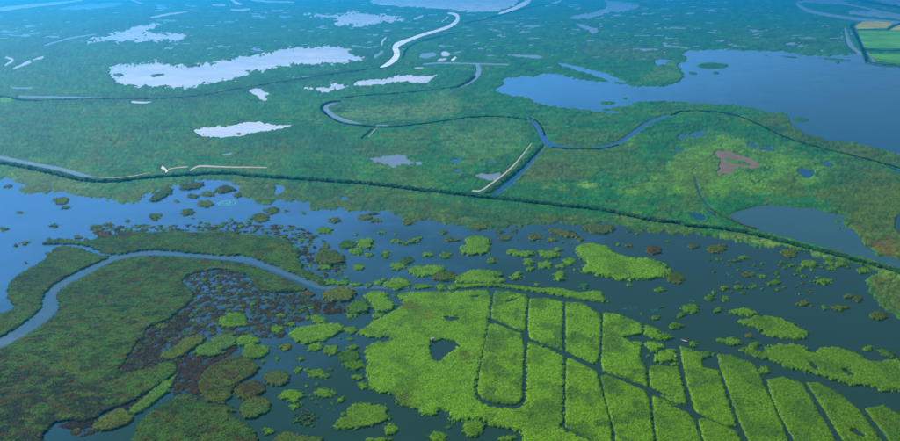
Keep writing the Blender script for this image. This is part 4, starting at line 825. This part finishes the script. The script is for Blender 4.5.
leaf_patch(pl('C3: 660,330 690,308 730,318 745,326 690,330'), 'scattered floating leaves below the largest open-water island', (.03, .16, .08), 26, .5)
leaf_patch(pl('C3: 770,328 800,325 815,338 780,340'), 'pale green floating leaves near the small flat islets', (.04, .18, .10), 14, .5)
leaf_patch(pl('C4: 100,290 125,288 132,300 110,302'), 'little cluster of pale floating leaves in dark water', (.05, .18, .12), 12, .45)
leaf_patch(pl('C4: 235,195 250,190 260,202 242,205'), 'green floating leaves in the middle of the dark lagoon', (.03, .14, .10), 8, .5)
leaf_patch(pl('C4: 235,160 270,156 280,166 245,168'), 'sparse floating leaves under the dark dyke', (.04, .13, .05), 9, .5)
leaf_patch(pl('C3: 560,320 640,300 680,320 640,340 590,335'), 'dark sunken leaves near the head of the strip', (.012, .05, .03), 22, .7)

def boat():
    c = ground((684, 341)); root = bpy.data.objects.new('wooden_punt', None); COL.objects.link(root); root.location = (c[0], c[1], 0); root.rotation_euler = (0, 0, R(-38))
    n = 11; st = np.linspace(-2.4, 2.4, n); V, Fq = [], []
    for i, x in enumerate(st):
        k = 1 - abs(x / 2.6) ** 3; wd = .62 * max(k, .12) ; rise = .22 * (abs(x) / 2.4) ** 3
        for yy, zz_ in ((-wd, .42 + rise), (-wd * .8, .05 + rise), (0, .0 + rise), (wd * .8, .05 + rise), (wd, .42 + rise), (wd * .9, .42 + rise), (wd * .7, .11 + rise), (-wd * .7, .11 + rise), (-wd * .9, .42 + rise)):
            V.append((x, yy, zz_))
    for i in range(n - 1):
        for k in range(9): Fq.append((i * 9 + k, i * 9 + (k + 1) % 9, (i + 1) * 9 + (k + 1) % 9, (i + 1) * 9 + k))
    link('hull', mesh('hull', V, np.array(Fq), M_WOOD, None, False), root)
    def box(nm, x0, x1, y0, y1, z0, z1):
        v = [(x, y, z) for z in (z0, z1) for y in (y0, y1) for x in (x0, x1)]
        return link(nm, mesh(nm, v, np.array([(0, 2, 3, 1), (4, 5, 7, 6), (0, 1, 5, 4), (2, 6, 7, 3), (0, 4, 6, 2), (1, 3, 7, 5)]), M_WOOD, None, False), root)
    for x in (-1.1, .2, 1.3): box('thwart', x - .14, x + .14, -.52, .52, .34, .39)
    box('foredeck', 1.75, 2.35, -.2, .2, .45, .50)
    tag(root, 'small pale wooden punt lying between reed islets', 'boat')
boat()
def hut():
    c = ground((432.5, 341)); root = bpy.data.objects.new('hide_hut', None); COL.objects.link(root); root.location = (c[0], c[1], 0); root.rotation_euler = (0, 0, R(20))
    def box(nm, x0, x1, y0, y1, z0, z1, par=root):
        v = [(x, y, z) for z in (z0, z1) for y in (y0, y1) for x in (x0, x1)]
        return link(nm, mesh(nm, v, np.array([(0, 2, 3, 1), (4, 5, 7, 6), (0, 1, 5, 4), (2, 6, 7, 3), (0, 4, 6, 2), (1, 3, 7, 5)]), M_WOOD, None, False), par)
    for x in (-.8, .8):
        for y in (-.6, .6): box('leg', x - .07, x + .07, y - .07, y + .07, -.6, .9)
    box('cabin', -.9, .9, -.7, .7, .9, 2.3)
    link('roof', mesh('roof', [(-1.1, -.9, 2.31), (1.1, -.9, 2.31), (1.1, .9, 2.31), (-1.1, .9, 2.31), (-1.1, 0, 2.9), (1.1, 0, 2.9)], np.array([(0, 1, 5), (0, 5, 4), (2, 3, 4), (2, 4, 5), (0, 4, 3), (1, 2, 5)]), M_SANDW, None, False), root)
    tag(root, 'tiny pale hut at the corner of the enclosed pool', 'hut')
hut()

# ================================================================== haze
hz = [(x, y, z) for z in (-2.6, H + 6) for y in (-1600, 29100) for x in (-29100, 29100)]
mh, N, L = mat_new('haze_air'); v = N.new('ShaderNodeVolumePrincipled'); v.inputs['Color'].default_value = (.010, .42, .92, 1); v.inputs['Density'].default_value = .00019; v.inputs['Anisotropy'].default_value = .55
o_ = N.new('ShaderNodeOutputMaterial'); L.new(v.outputs[0], o_.inputs['Volume'])
tag(link('haze', mesh('haze', hz, np.array([(0, 2, 3, 1), (4, 5, 7, 6), (0, 1, 5, 4), (2, 6, 7, 3), (0, 4, 6, 2), (1, 3, 7, 5)]), mh, None, False)), 'pale blue haze over the far marsh', kind='stuff')
